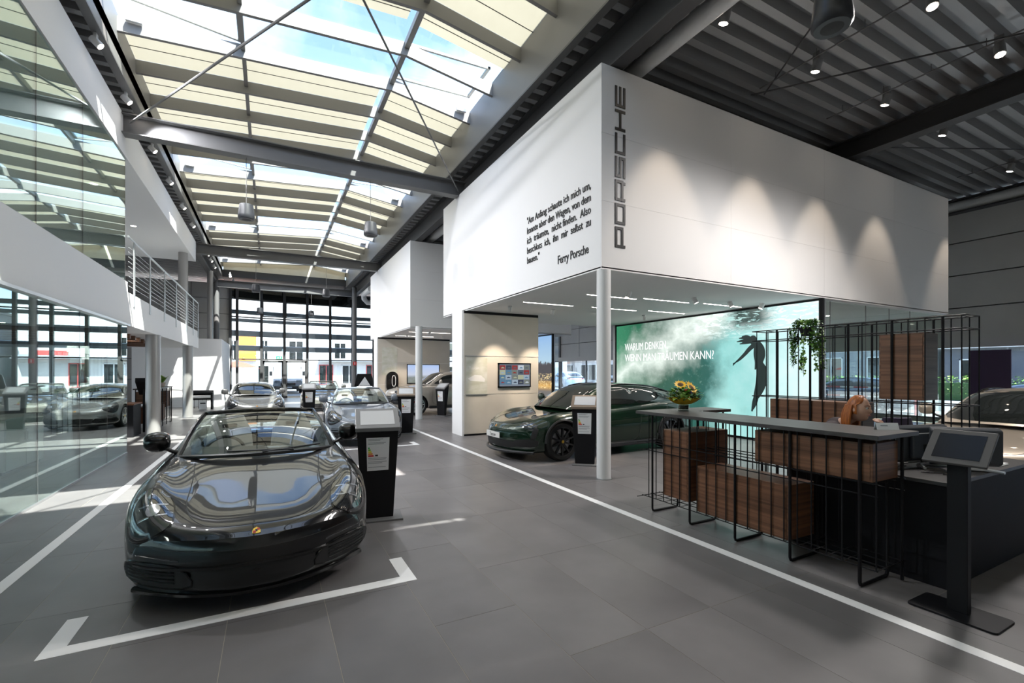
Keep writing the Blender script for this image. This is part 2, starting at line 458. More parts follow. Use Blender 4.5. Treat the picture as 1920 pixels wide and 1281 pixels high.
for k in range(-11, 18):
    ya, yb = bar_y(k)+bw, bar_y(k+1)-bw
    for f, (xa, xb) in enumerate(FAC):
        za, zb = zbar(xa)+.275, zbar(xb)+.275
        vent = (k-1) % 5 == 0 and f != 1 and k > -5
        if not vent:
            in_sky('pane', G().hexa([(xa,ya,za),(xb,ya,zb),(xb,yb,zb),(xa,yb,za),(xa,ya,za+.012),(xb,ya,zb+.012),(xb,yb,zb+.012),(xa,yb,za+.012)]).mesh('pane', M['sky_glass']))
        else:                                    # vent sash tilted open, hinged on the inner side
            lift = .34; pl = []
            z1, z2 = (za+lift, zb) if f == 0 else (za, zb+lift)
            q = G()
            def fr(xa_, xb_, ya_, yb_):
                def zz(x): return z1+(z2-z1)*(x-xa)/(xb-xa)
                q.hexa([(xa_,ya_,zz(xa_)),(xb_,ya_,zz(xb_)),(xb_,yb_,zz(xb_)),(xa_,yb_,zz(xa_)),(xa_,ya_,zz(xa_)+.05),(xb_,ya_,zz(xb_)+.05),(xb_,yb_,zz(xb_)+.05),(xa_,yb_,zz(xa_)+.05)])
            for a in ((xa+.02,xb-.02,ya,ya+.05),(xa+.02,xb-.02,yb-.05,yb),(xa+.02,xa+.08,ya,yb),(xb-.08,xb-.02,ya,yb)): fr(*a)
            v = in_sky('vent_sash', q.mesh('vent_sash', M['grey_steel']))
            q = G(); fr(xa+.08, xb-.08, ya+.05, yb-.05); obj('vent_pane', q, M['sky_glass'], v)
            xs = xa+.25 if f == 0 else xb-.25
            obj('chain_motor', G().box(xs-.12, xs+.12, yb-.10, yb-.03, zbar(xs)+.16, zbar(xs)+.24), M['white_plastic'], v, bevel=.01)
        cv = cover(k, f)
        if cv:
            y0, y1 = ya+(yb-ya)*cv[0], ya+(yb-ya)*cv[1]
            xa2, xb2 = xa+.002, xb-.002
            if f == 1 and k >= 0: xb2 = xb-.16                    # slit along the ridge lets a line of sun through
            za2, zb2 = zbar(xa2)+.262, zbar(xb2)+.262
            bl = in_sky('blind', G().add([(xa2,y0,za2),(xb2,y0,zb2),(xb2,y1,zb2),(xa2,y1,za2)], [(0,1,2,3)]).mesh('blind', M['blind']))
            ym = y0+(y1-y0)*.62
            obj('blind_rod', G().tube([(xa2,ym,za2-.012),(xb2,ym,zb2-.012)], .008, 6), M['blind_rod'], bl)
# end wall of the skylight, cream blind over glass
in_sky('end_pane', G().prism([(XL_,7.1),(XE,7.1),(XE,8.0),(XRG,8.25),(XL_,7.95)], Y1S, Y1S+.03, 'XZ').mesh('end_pane', M['sky_glass']))
in_sky('end_blind', G().add([(a, Y1S-.05, b) for a, b in [(XL_+.05,7.12),(XE-.05,7.12),(XE-.05,7.95),(XRG,8.2),(XL_+.05,7.9)]], [(0,1,2,3,4)]).mesh('end_blind', M['blind']))
# wind bracing rods
def rod(label, a, b, r=.014, m='mid_steel'):
    g = G().tube([a, b], r, 8)
    va, vb = Vector(a), Vector(b); d = (vb-va).normalized()
    tag(obj('tie_rod', g, M[m], smooth=True), label, 'tie rod')
rod('thin steel tie rod rising from the left end of the nearest cross beam', (-2.45,11.65,6.62), (4.5,-.2,6.62), .02)
rod('thin steel tie rod rising from the right end of the nearest cross beam', (4.5,11.65,6.52), (-2.45,.6,6.52), .016)
rod('dark tie rod under the deck left of the big loudspeaker', (8.3,5.5,6.93), (5.1,.9,6.93), .014, 'dark_steel')
rod('dark tie rod crossing the spotlight rail under the deck', (7.9,5.5,6.80), (11.6,.6,6.80), .014, 'dark_steel')
rod('dark tie rod under the deck beyond the cross beam', (12.4,5.5,6.85), (18.7,2.4,6.85), .014, 'dark_steel')

# ---- left side: glazed offices on two floors, gallery
struct('floor_gallery', G().box(-11, XG+.02, -8, 12.0, 2.62, 3.50).box(-11, XG+.02, 12.0, 22.62, 2.62, 3.30), M['white_plaster'], label='white gallery slab edge running above the glazed office')
trim(G().box(XG-.02, XG+.06, -8, 12.0, 2.60, 2.64), M['alu'], 'aluminium track along the top of the lower office glass')
struct('wall_gallery_top', G().box(XG-.30, XG, -8, 22.0, 6.03, 6.82), M['white_plaster'], label='white fascia band above the upper office glass')
struct('ceiling_gallery', G().box(-11, XG-.30, -8, 22.0, 6.03, 6.10), M['white_plaster'])
struct('wall_left', G().box(-10.0, -9.9, -8, 34, 2.62, 7.1).box(-10,-9.9,24.4,34,-.2,2.62), M['white_plaster'])
def glass_run(name, label, x, ys, z0, z1, m):
    w = thing(name, label, 'glass wall', (x, ys[0], z0))
    for a, b in zip(ys, ys[1:]):
        obj('pane', G().box(-.006, .006, a+.003-ys[0], b-.003-ys[0], 0, z1-z0), M[m], w)
        obj('edge_seal', G().box(-.007, .007, b-.003-ys[0], b+.003-ys[0], 0, z1-z0), M['mid_steel'], w)
    obj('floor_rail', G().box(-.015, .015, 0, ys[-1]-ys[0], 0, .03), M['alu'], w)
    return w
glass_run('office_glass_wall', 'frameless glass wall of the ground floor office beside the black car', XG, [-5.4,-2.5,.4,3.3,5.6,7.9,9.35,10.7,12.0], 0, 2.60, 'office_glass')
glass_run('office_glass_wall', 'greenish frameless glass wall of the upper office reflecting the skylight', XG-.03, [-5.4,-2.5,.4,3.3,6.0,7.95,9.6,12.0], 3.50, 6.03, 'office_glass')
# gallery railing
rail = thing('gallery_railing', 'galvanised steel railing with thin bars along the white gallery edge', 'railing', (XG+.03, 12.1, 3.3))
def rl(nm, g, m='galv', **kw): 
    o = obj(nm, g, M[m], rail, **kw); o.location = (-(XG+.03), -12.1, -3.3); return o
for y in (12.47, 13.95, 15.7, 17.5, 19.4, 21.1, 22.4): rl('post', G().box(XG+.02, XG+.035, y-.05, y+.05, 3.05, 4.42))
for j in range(9): rl('rail_bar', G().tube([(XG+.0, 12.15, 3.45+.10*j), (XG+.0, 22.5, 3.45+.10*j)], .008, 6))
rl('handrail', G().tube([(XG+.0, 12.1, 4.46), (XG+.0, 22.55, 4.46)], .024, 10), 'alu', smooth=True)
for j in range(7): rl('end_bar', G().tube([(XG+.0, 22.5, 3.55+.13*j), (XG-1.5, 22.5, 3.55+.13*j)], .008, 6))
# columns
def column(label, x, y, z0, z1, r, m, base=True):
    c = thing('column', label, 'column', (x, y, z0))
    obj('shaft', G().lathe([(r, 0), (r, z1-z0)], n=32), M[m], c, smooth=True)
    if base: obj('base_ring', G().lathe([(r+.012, 0), (r+.012, .012), (r, .014)], n=32), M['alu'], c)
    return c
column('round grey metal column nearest the wire-framed desk under the gallery', -2.66, 14.87, 0, 2.62, .16, 'column_grey')
column('round grey metal column farther back under the gallery end', -2.66, 20.6, 0, 2.62, .16, 'column_grey')
column('round grey column standing on the gallery behind the railing', -2.8, 20.6, 3.3, 6.03, .15, 'column_grey')
column('slim grey column in front of the far panelled wall', -2.62, 27.4, 0, 6.7, .13, 'column_grey')
column('dark slim column beside the far panelled wall', -2.62, 30.6, 0, 6.8, .13, 'mid_steel')
column('tall dark column in front of the right part of the far glass front', 4.60, 29.4, 0, 6.8, .14, 'mid_steel')
column('round white column at the near corner of the white gallery', 4.62, 5.70, 0, 3.25, .11, 'white_steel')
column('round white column under the second white gallery', 4.62, 15.75, 0, 3.25, .12, 'white_steel')
column('fat white column inside the glass office under the gallery', 14.9, 9.5, 0, 3.25, .22, 'white_steel')
# timber slat ceiling under the gallery
for j in range(9): 
    tag(obj('ceiling_slat', G().box(-9, -3.0-.05*j, 13.2+.75*j, 13.32+.75*j, 2.50, 2.62), M['walnut']), 'brown timber slat fixed under the gallery ceiling', 'slat', 'timber slats under the gallery')
# white wall block at the far left
struct('wall_far_block', G().prism([(-5.5,26.4),(-2.05,26.4),(-2.05,31.6),(-2.35,31.6),(-2.35,26.7),(-5.5,26.7)], 0, 3.25), M['white_plaster'], label='free-standing white wall at the far left end')
panelled('wall_far', 'Y', 32.2, .3, -8.5, -2.05, [-8.5,-5.5,-4.0,-2.9,-2.05], [0,1.25,2.4,3.35,4.2,5.1,6.0,6.9], M['grey_panel'], .03, label='light grey panelled wall left of the far glass front')
# left outer facade
for i in range(12):
    y0 = -8 + i*2.7
    fr = G().box(-10.0, -9.9, y0, y0+.08, 0, 2.62).box(-10.0, -9.92, y0, y0+2.7, 0, .08).box(-10.0, -9.92, y0, y0+2.7, 1.98, 2.04).box(-10.0, -9.92, y0, y0+2.7, 2.55, 2.62)
    w = struct('window_%d' % (i+30), fr, M['mid_steel'])
    obj('pane', G().box(-9.97, -9.96, y0+.08, y0+2.7, .08, 2.55), M['facade_glass'], w)
for j, (z0, z1) in enumerate(((2.32,2.47),(2.02,2.14),(1.80,1.90),(2.75,2.95))):
    tag(obj('sun_louvre', G().prism([(-10.9,z0),(-10.35,z0+.02),(-10.35,z0+.05),(-10.9,z1)], -8, 24, 'XZ'), M['louvre']), ['topmost','second','lowest','uppermost outer'][j]+' grey sun louvre outside the left windows', 'louvre')

# ---- white galleries on the right
def gallery(name, label, x0, x1, y0, y1, cols):
    g = G().box(x0+.02, x1, y0+.02, y1, 3.27, 6.41).box(x0, x1, y0, y1, 3.25, 3.29)
    w = struct(name, g, M['white_plaster'], label=label)
    xs = [x0+(x1-x0)*k/cols for k in range(cols+1)]; zs = [3.27, 4.31, 5.36, 6.43]
    for i in range(cols):
        for j in range(3):
            obj('panel', G().box(xs[i]+.0015, xs[i+1]-.0015, y0, y0+.02, zs[j]+.0015, zs[j+1]-.0015), M['white_plaster'], w)
    ys = [y0, (y0+y1)/2, y1]
    for i in range(2): obj('side_panel', G().box(x0, x0+.02, ys[i]+(.02 if i == 0 else .001), ys[i+1]-.001, 3.27, 6.43), M['white_plaster'], w)
    return w
gallery('wall_gallery_near', 'large white hanging gallery box with lettering above the reception', XB, 16.55, 5.63, 12.9, 4)
gallery('wall_gallery_far', 'second white hanging gallery box behind the first', XB, 11.6, 16.5, 23.9, 2)
# wall slabs below the galleries with beige panels
def slab(label, y0, y1, x0, x1, zs):
    w = struct('wall_slab' if y0 < 13 else 'wall_slab_far', G().box(x0-.03, x1, y0+.02, y1, 0, 3.25), M['white_plaster'], label=label)
    for a, b in zip(zs, zs[1:]): obj('panel', G().box(x0+.02, x1, y0, y0+.02, a+.006, b-.006), M['beige_panel'], w)
    obj('shadow_gap', G().box(x0+.02, x1, y0+.005, y0+.02, 3.18, 3.25), M['black_powder'], w)
    obj('plinth', G().box(x0+.02, x1-.02, y0+.005, y0+.021, 0, .045), M['black_powder'], w)
    return w
slab('white wall slab with beige panels carrying the screen behind the green car', 11.10, 11.85, 4.43, 6.68, [.045,1.07,2.07,3.18])
slab('white wall slab with beige panels behind the beige off-road car', 21.6, 22.3, 4.40, 7.9, [.045,1.07,2.07,3.18])
struct('wall_office', G().box(10.46, 10.66, 5.70, 12.4, 0, 3.25), M['white_plaster'])
struct('wall_office_far', G().box(10.46, 10.66, 16.35, 23.5, 0, 3.25), M['white_plaster'])
# glass office under the near gallery
gw = thing('office_glass_front', 'frameless glass front of the office under the white gallery', 'glass wall', (10.7, 5.75, 0))
xs = [10.7, 10.99, 12.49, 13.59, 14.66, 16.5]
for a, b in zip(xs, xs[1:]):
    obj('pane', G().box(a+.003-10.7, b-.003-10.7, -.005, .005, 0, 3.23), M['clear_glass'], gw)
    obj('edge_seal', G().box(b-.004-10.7, b+.004-10.7, -.006, .006, 0, 3.23), M['mid_steel'], gw)
obj('door_post', G().box(-.02, .05, -.04, .04, 0, 3.23), M['alu'], gw)
obj('return_pane', G().box(16.5-10.7, 16.51-10.7, .01, 6, 0, 3.23), M['clear_glass'], gw)

# ---- far glass front, slightly bowed
def fy(x): return YF + .9 - .018*(x-4.5)**2
def fx_pts(): return [-2.05,-1.71,-.43,.85,2.19,3.59,5.01,6.4,7.8,9.2,10.6,12.0,13.4,14.8,16.2,17.7,XR]
fxs = fx_pts()
fac = thing('glass_front', 'tall bowed glass front with dark mullions at the far end of the hall', 'glass facade', (1, YF, 0))
def ff(nm, g, m, par=None): 
    o = obj(nm, g, M[m], par or fac)
    if par is None: o.location = (-1, -YF, 0)
    return o
for i, x in enumerate(fxs):
    ff('mullion', G().box(x-.075, x+.075, fy(x)-.16, fy(x)+.05, 0, 6.9), 'dark_steel')
for i, (a, b) in enumerate(zip(fxs, fxs[1:])):
    for z in (2.42, 4.97, 6.05, 6.85):
        ya, yb = fy(a), fy(b)
        ff('transom', G().hexa([(a,ya-.04,z-.035),(b,yb-.04,z-.035),(b,yb+.02,z-.035),(a,ya+.02,z-.035),(a,ya-.04,z+.035),(b,yb-.04,z+.035),(b,yb+.02,z+.035),(a,ya+.02,z+.035)]), 'dark_steel')
    for j, (z0, z1) in enumerate(((.05,2.39),(2.46,4.94),(5.0,6.02),(6.08,6.82))):
        if j == 0 and i in (2, 3): continue
        mm = 'facade_glass' if j < 3 else 'dark_glass'
        ff('pane', G().hexa([(a+.05,fy(a),z0),(b-.05,fy(b),z0),(b-.05,fy(b)+.012,z0),(a+.05,fy(a)+.012,z0),(a+.05,fy(a),z1),(b-.05,fy(b),z1),(b-.05,fy(b)+.012,z1),(a+.05,fy(a)+.012,z1)]), mm)
# vent sashes tilted in at the top
for a, b in ((-.43,.85),(.85,2.19)):
    q = G(); y = fy(a)
    for s0, s1, z0, z1 in ((a+.06,a+.12,5.05,5.98),(b-.12,b-.06,5.05,5.98),(a+.06,b-.06,5.05,5.11),(a+.06,b-.06,5.92,5.98)):
        q.hexa([(s0,y-.12-(z0-5.05)*.0-.55*(z0-5.05),z0),(s1,y-.12-.55*(z0-5.05),z0),(s1,y-.07-.55*(z0-5.05),z0),(s0,y-.07-.55*(z0-5.05),z0),(s0,y-.12-.55*(z1-5.05),z1),(s1,y-.12-.55*(z1-5.05),z1),(s1,y-.07-.55*(z1-5.05),z1),(s0,y-.07-.55*(z1-5.05),z1)])
    ff('vent_sash', q, 'dark_steel')
# double door
for i, (a, b) in enumerate(((-.43,.85),(.85,2.19))):
    y = fy(.85); g = G()
    for x0, x1, z0, z1 in ((a+.06,a+.16,.0,2.36),(b-.16,b-.06,.0,2.36),(a+.06,b-.06,.0,.12),(a+.06,b-.06,2.24,2.36)): g.box(x0,x1,y-.05,y+.02,z0,z1)
    d = struct('door_%d' % (i+1), g, M['dark_steel'])
    obj('pane', G().box(a+.16, b-.16, y-.02, y-.01, .12, 2.24), M['facade_glass'], d)
    obj('door_closer', G().box(a+.2, b-.35, y-.12, y-.05, 2.26, 2.32), M['alu'], d)
    xh = b-.11 if i == 0 else a+.11
    obj('door_handle', G().tube([(xh,y-.11,.85),(xh,y-.11,1.35)], .016, 8), M['alu'], d)
ex = thing('exit_sign', 'green exit sign above the far double door', 'exit sign', (.55, fy(.85)-.14, 2.46))
mat('exit_green', (.02,.35,.12), .4, emit=(.03,.5,.16), es=.5)
obj('sign_box', G().box(-.18,.18,-.02,.02,0,.18), M['exit_green'], ex, bevel=.005)
obj('arrow', G().prism([(-.13,.07),(-.06,.03),(-.06,.055),(-.0,.055),(-.0,.085),(-.06,.085),(-.06,.11)], -.024, -.02, 'XZ'), M['white_plastic'], ex)
obj('running_figure', G().blob((.09,-.022,.145),(.018,.004,.018)).tube([(.08,-.022,.125),(.07,-.022,.085),(.10,-.022,.06),(.09,-.022,.03)],.010,6).tube([(.07,-.022,.085),(.045,-.022,.05)],.009,6).tube([(.04,-.022,.11),(.12,-.022,.10)],.007,6), M['white_plastic'], ex)
# outer louvres in front of the far glass
for j, (z0, z1) in enumerate(((2.95,3.26),(3.84,4.18),(4.72,4.92),(5.2,5.45),(6.1,6.5))):
    g = G(); rows = []
    for x in [-2.5+.8*k for k in range(28)]:
        y = fy(x)+.55
        rows.append([(x,y,z0),(x,y+.35,z0+.05),(x,y+.35,z1+.05),(x,y,z1)])
    g.grid(rows, True)
    tag(obj('sun_louvre', g, M['louvre']), ['lowest','second','middle','fourth','topmost'][j]+' grey sun louvre outside the far glass front', 'louvre')
# ---------------------------------------------------------------- cars
def crom(ts, vs, t):
    """smooth interpolation of vs over ts"""
    n = len(ts)
    if t <= ts[0]: return vs[0]
    if t >= ts[-1]: return vs[-1]
    i = max(k for k in range(n - 1) if ts[k] <= t)
    def sl(k):
        if k == 0: return (vs[1]-vs[0])/(ts[1]-ts[0])
        if k == n-1: return (vs[-1]-vs[-2])/(ts[-1]-ts[-2])
        a = (vs[k]-vs[k-1])/(ts[k]-ts[k-1]); b = (vs[k+1]-vs[k])/(ts[k+1]-ts[k])
        return 0 if a*b <= 0 else 2*a*b/(a+b)
    h = ts[i+1]-ts[i]; u = (t-ts[i])/h
    return ((2*u**3-3*u*u+1)*vs[i] + (u**3-2*u*u+u)*h*sl(i) + (-2*u**3+3*u*u)*vs[i+1] + (u**3-u*u)*h*sl(i+1))
def spline2(pts, per):
    out = []; n = len(pts)
    for i in range(n - 1):
        p0, p1, p2, p3 = pts[max(i-1,0)], pts[i], pts[i+1], pts[min(i+2,n-1)]
        for k in range(per):
            u = k / per
            out.append(tuple(.5*((2*p1[j]) + (-p0[j]+p2[j])*u + (2*p0[j]-5*p1[j]+4*p2[j]-p3[j])*u*u + (-p0[j]+3*p1[j]-3*p2[j]+p3[j])*u**3) for j in range(len(p1))))
    out.append(tuple(pts[-1])); return out

def body_mesh(S, mats, per=4, nst=64):
    T = S['t']; g = G(); rows = []
    L = T[-1]
    # finer stations near the ends
    ts = sorted({round(L*.5*(1-math.cos(PI*k/nst)), 4) for k in range(nst+1)})
    def ring(t):
        v = {k: crom(T, S[k], t) for k in ('hw','zb','zm','zf','xf','zv','xv','zc')}
        w, zb, zm, zf = v['hw'], v['zb'], v['zm'], v['zf']
        c = [(0,zb),(.45*w,zb),(.85*w,zb+.008),(.975*w,zb+.09),(w,zm),
             (.985*w, zm+.55*(zf-zm)),(v['xf']+.55*(w-v['xf']), zm+.90*(zf-zm)),(v['xf'],zf),(v['xv'],v['zv']),(0,v['zc'])]
        h = spline2(c, per)
        fb = S['bow']*max(0, 1-t/S['bowt'])**2; rb = S['rbow']*max(0, 1-(L-t)/S['rbowt'])**2
        return [(x, t + fb*(x/.8)**2*(1 if abs(x) < .8 else 1) - rb*(x/.8)**2, z) for x, z in h]
    halves = [ring(t) for t in ts]
    def soften(a, n_):                              # fair the surface along the car and around it
        for _ in range(n_):
            b = [r[:] for r in a]
            for i in range(7, len(a)-4):
                for k in range(len(a[0])):
                    b[i][k] = tuple(.25*a[i-1][k][c]+.5*a[i][k][c]+.25*a[i+1][k][c] for c in range(3))
            a = b
        for _ in range(5):
            b = [r[:] for r in a]
            for i in range(len(a)):
                for k in range(2*per, len(a[0])-1):
                    b[i][k] = tuple(.25*a[i][k-1][c]+.5*a[i][k][c]+.25*a[i][k+1][c] for c in range(3))
                q = a[i][-2]; b[i][-1] = (0, (a[i][-1][1]+q[1])/2, (a[i][-1][2]+q[2])/2)
            a = b
        return a
    halves = soften(halves, 16)
    n = len(halves[0])
    for h in halves:
        rows.append(h + [(-x, y, z) for x, y, z in h[-2:0:-1]])
    g.grid(rows, True)
    for h, sg in ((halves[0], -1), (halves[-1], 1)):       # bowed end faces
        m = n // 2; K = 5; cap = []
        for j in range(K + 1):
            u = j / K
            r = [tuple(h[i][a]*(1-u) + h[n-1-i][a]*u + (sg*S.get('bulge', .018)*math.sin(PI*u) if a == 1 else 0) for a in range(3)) for i in range(m, -1, -1)]
            cap.append([(-x, y, z) for x, y, z in r] + r[-2::-1])
        g.grid(cap)
    me = g.mesh('body', mats, True)
    bm = bmesh.new(); bm.from_mesh(me); bmesh.ops.remove_doubles(bm, verts=bm.verts, dist=.002)
    bmesh.ops.holes_fill(bm, edges=bm.edges); bmesh.ops.recalc_face_normals(bm, faces=bm.faces); bm.to_mesh(me); bm.free()
    return me
def cut_arches(me, S):
    g = G()
    for y in S['ax']:
        for s in (-1, 1):
            g.lathe([(S['ar'], 0), (S['ar'], .7)] if s > 0 else [(S['ar'], -.7), (S['ar'], 0)], (s*(S['hwm']-.30), y, S['wr']), 32, 'X')
    a = link('tmp_a', me); b = link('tmp_b', g.mesh('cut', M['black_plastic']))
    md = a.modifiers.new('b', 'BOOLEAN'); md.object = b; md.operation = 'DIFFERENCE'; md.solver = 'EXACT'
    me2 = bpy.data.meshes.new_from_object(a.evaluated_get(bpy.context.evaluated_depsgraph_get()))
    bpy.data.objects.remove(a); bpy.data.objects.remove(b); return me2
def bvh_of(me):
    return BVHTree.FromPolygons([v.co[:] for v in me.vertices], [tuple(p.vertices) for p in me.polygons])
def outline_smooth(pts, per=4):
    n = len(pts); out = []
    for i in range(n):
        p0, p1, p2, p3 = pts[i-1], pts[i], pts[(i+1) % n], pts[(i+2) % n]
        for k in range(per):
            u = k / per
            out.append(tuple(.5*((2*p1[j]) + (-p0[j]+p2[j])*u + (2*p0[j]-5*p1[j]+4*p2[j]-p3[j])*u*u + (-p0[j]+3*p1[j]-3*p2[j]+p3[j])*u**3) for j in range(2)))
    return out
def patch(bvh, out, c, u, v, d, off=.003, rings=4, thick=0.0):
    """a skin following the body inside an outline, seen along d"""
    c, u, v, d = Vector(c), Vector(u), Vector(v), Vector(d).normalized()
    cx = sum(p[0] for p in out)/len(out); cy = sum(p[1] for p in out)/len(out)
    last = [None]
    def hit(a, b):
        o = c + u*a + v*b - d*8
        loc, nrm, _, dist = bvh.ray_cast(o, d, 16)
        if loc is None: return None
        if nrm.dot(d) > 0: nrm = -nrm
        return loc + nrm*off
    g = G(); n = len(out); pts = []; m0 = hit(cx, cy)
    if m0 is None: return g
    pts.append(m0); prev = [m0]*n
    for r in range(1, rings+1):
        cur = []
        for i, (a, b) in enumerate(out):
            q = hit(cx+(a-cx)*r/rings, cy+(b-cy)*r/rings)
            cur.append(q if q is not None else prev[i])
        pts += cur; prev = cur
    fs = [(0, 1+i, 1+(i+1) % n) for i in range(n)]
    for r in range(rings-1):
        for i in range(n):
            j = (i+1) % n; fs.append((1+r*n+i, 1+(r+1)*n+i, 1+(r+1)*n+j, 1+r*n+j))
    # turn the rim in, so the piece has an edge
    rim = [Vector(p) + d*max(thick, .004) for p in prev]; b0 = len(pts); pts += rim
    for i in range(n):
        j = (i+1) % n; fs.append((b0-n+i, b0+i, b0+j, b0-n+j))
    return g.add(pts, fs)
def seam(bvh, pts, c, u, v, d, r=.0035, off=.0, n=5):
    c, u, v, d = Vector(c), Vector(u), Vector(v), Vector(d).normalized(); out = []
    for a, b in pts:
        loc, nrm, _, _ = bvh.ray_cast(c + u*a + v*b - d*8, d, 16)
        if loc is not None: out.append(loc + (nrm if nrm.dot(d) < 0 else -nrm)*off)
    return G().tube(out, r, n) if len(out) > 1 else G()

def make_wheel(car, y, s, S, rim_m, style=5, caliper=None):
    r = S['wr']; w = .245; x = s*(S['hwm'] - .015)
    k = ('wheel', r, s, style, S['hwm'])
    def X(h): return x - s*w/2 + s*h                      # h: outward offset from wheel middle
    def L(prof): return [(rr, s*hh) for rr, hh in prof]
    ri = r*.74
    ty = G().lathe(L([(ri,-w/2),(r*.9,-w/2),(r*.985,-w/2+.03),(r,-.03),(r,.03),(r*.985,w/2-.03),(r*.9,w/2),(ri,w/2-.006)]), (0,0,0), 40, 'X', caps=False)
    t = obj('wheel', ty, M['rubber'], car, smooth=True, loc=(x-s*w/2, y, r))
    g = G().lathe(L([(ri+.004,-w/2),(ri-.02,-.05),(ri-.022,w/2-.05),(ri+.004,w/2-.004),(ri-.012,w/2-.003),(ri-.03,w/2-.05)]), (0,0,0), 40, 'X', caps=False)
    for i in range(style):
        a = 2*PI*i/style + .3
        for da in ((-.16, .16) if style == 5 else (0,)):
            c0, s0 = math.cos(a+da*.5), math.sin(a+da*.5); c1, s1 = math.cos(a+da), math.sin(a+da)
            hw0, hw1 = .020, .014
            p = []
            for hh in (w/2-.06, w/2-.012):
                p += [(s*hh, .05*c0+hw0*s0, .05*s0-hw0*c0), (s*(hh+.006), (ri-.015)*c1+hw1*s1, (ri-.015)*s1-hw1*c1), (s*(hh+.006), (ri-.015)*c1-hw1*s1, (ri-.015)*s1+hw1*c1), (s*hh, .05*c0-hw0*s0, .05*s0+hw0*c0)]
            g.hexa(p)
    g.lathe(L([(.07,w/2-.06),(.065,w/2-.012),(.0,w/2-.008)]), (0,0,0), 20, 'X')
    obj('rim', g, rim_m, t, smooth=35)
    obj('brake_disc', G().lathe(L([(ri*.82,0),(ri*.82,.03),(.08,.035)]), (0,0,0), 28, 'X'), M['alu'], t, smooth=35)
    if caliper: obj('brake_caliper', G().box(min(s*.01,s*.075), max(s*.01,s*.075), -.09, .09, ri*.45, ri*.86), caliper, t, bevel=.015, rot=(R(60),0,0))
    obj('hub_cap', G().lathe(L([(.03,w/2-.009),(.03,w/2-.004),(0,w/2-.003)]), (0,0,0), 14, 'X'), M['crest_gold'], t)

def mirrors(car, S, paint, y, z, x):
    for s in (-1, 1):
        g = G()
        rows = []
        for i in range(9):
            t = i/8; a = PI*t
            rows.append([(s*(x+.12+ .115*-math.cos(a)*.95), y + .02 - .075*math.sin(a)**.6*math.cos(q)*(1 if math.cos(q) > 0 else .55), z + .02 + .10*math.sin(a)**.55*math.sin(q)) for q in [2*PI*k/14 for k in range(14)]])
        g.grid(rows, True)
        m = obj('mirror', g, paint, car, smooth=60)
        obj('stalk', G().tube([(s*(x-.07), y+.01, z-.10), (s*(x+.0), y, z-.075), (s*(x+.07), y, z-.03)], [.024,.018,.02], 8), M['black_plastic'], m, smooth=True)
        obj('mirror_glass', G().add([(s*(x+.12+.09*ca), y+.048, z+.02+.048*sa) for ca, sa in [(math.cos(2*PI*k/16), math.sin(2*PI*k/16)) for k in range(16)]], [tuple(range(16))]), M['chrome'], m)

BOX = dict(
    t  =[0,  .05, .13, .30, .55, .90, 1.25,1.6, 2.1, 2.7, 3.3, 3.8, 4.15,4.33,4.38],
    hw =[.76,.80, .83, .86, .885,.895,.890,.885,.885,.895,.905,.90, .87, .83, .79],
    zb =[.19,.14, .12, .12, .13, .14, .14, .14, .14, .14, .15, .17, .22, .32, .42],
    zm =[.36,.38, .41, .46, .50, .52, .50, .50, .50, .52, .56, .58, .60, .62, .62],
    zf =[.515,.57, .63, .71, .79, .838,.852,.862, .87, .90, .93, .93, .88, .81, .75],
    xf =[.56,.61, .645,.67, .675,.68, .70, .73, .74, .74, .73, .70, .66, .60, .55],
    zv =[.525,.568,.596,.628,.668,.732,.805,.862,.875,.90, .925,.925,.875,.805,.745],
    xv =[.36,.41, .44, .455,.455,.455,.48, .53, .55, .54, .52, .50, .48, .42, .38],
    zc =[.53,.574,.604,.638,.682,.747,.82, .875,.885,.91, .935,.935,.885,.815,.755],
    bow=.38, bowt=1.15, rbow=.30, rbowt=1.0, ax=(.92, 3.39), ar=.365, wr=.335, hwm=.885)

def shield(s=1.0):
    return [(x*s, z*s) for x, z in [(-.5,.62),(0,.70),(.5,.62),(.5,.05),(.36,-.38),(0,-.72),(-.36,-.38),(-.5,.05)]]
def crest(car, bvh, x, y, s=.05):
    c = obj('emblem', patch(bvh, shield(s), (x, y, 0), (1,0,0), (0,-.85,.5), (0,.35,-1), .005, 3), M['crest_gold'], car)
    for i, (a0, a1, b0, b1, m) in enumerate(((-.42,-.06,.1,.55,'crest_red'),(.06,.42,-.35,.02,'crest_red'),(-.14,.14,-.16,.26,'black_gloss'))):
        obj('emblem_field', patch(bvh, [(a0*s,b0*s),(a1*s,b0*s),(a1*s,b1*s),(a0*s,b1*s)], (x, y, 0), (1,0,0), (0,-.85,.5), (0,.35,-1), .0075, 2), M[m], c)
mat('crest_gold', (.75, .48, .08), .3, metal=.7)
mat('crest_red', (.55, .03, .03), .35)
mat('paint_black', (.003, .003, .0035), .3, coat=1, spec=.2)
mat('paint_bluegrey', (.13, .15, .18), .3, coat=1)
mat('paint_silver', (.33, .33, .32), .26, metal=.55, coat=1)
mat('paint_olive', (.26, .26, .235), .26, metal=.5, coat=1)
mat('paint_green', (.0022, .017, .007), .25, metal=.2, coat=1, spec=.3)
mat('paint_sand', (.40, .36, .31), .3, metal=.2, coat=1)
mat('paint_gold', (.50, .42, .33), .32, metal=.5, coat=1)
mat('paint_white', (.75, .76, .77), .3, coat=1)
mat('paint_navy', (.03, .045, .08), .3, coat=1)
mat('paint_sky', (.20, .30, .42), .3, coat=1)
mat('rim_silver', (.5, .5, .5), .25, metal=.9)
mat('rim_black', (.012, .012, .013), .25, spec=.6)
mat('headlamp', (.02, .022, .025), .06, spec=.8, coat=1)
mat('lamp_chrome', (.45, .47, .5), .15, metal=.85)
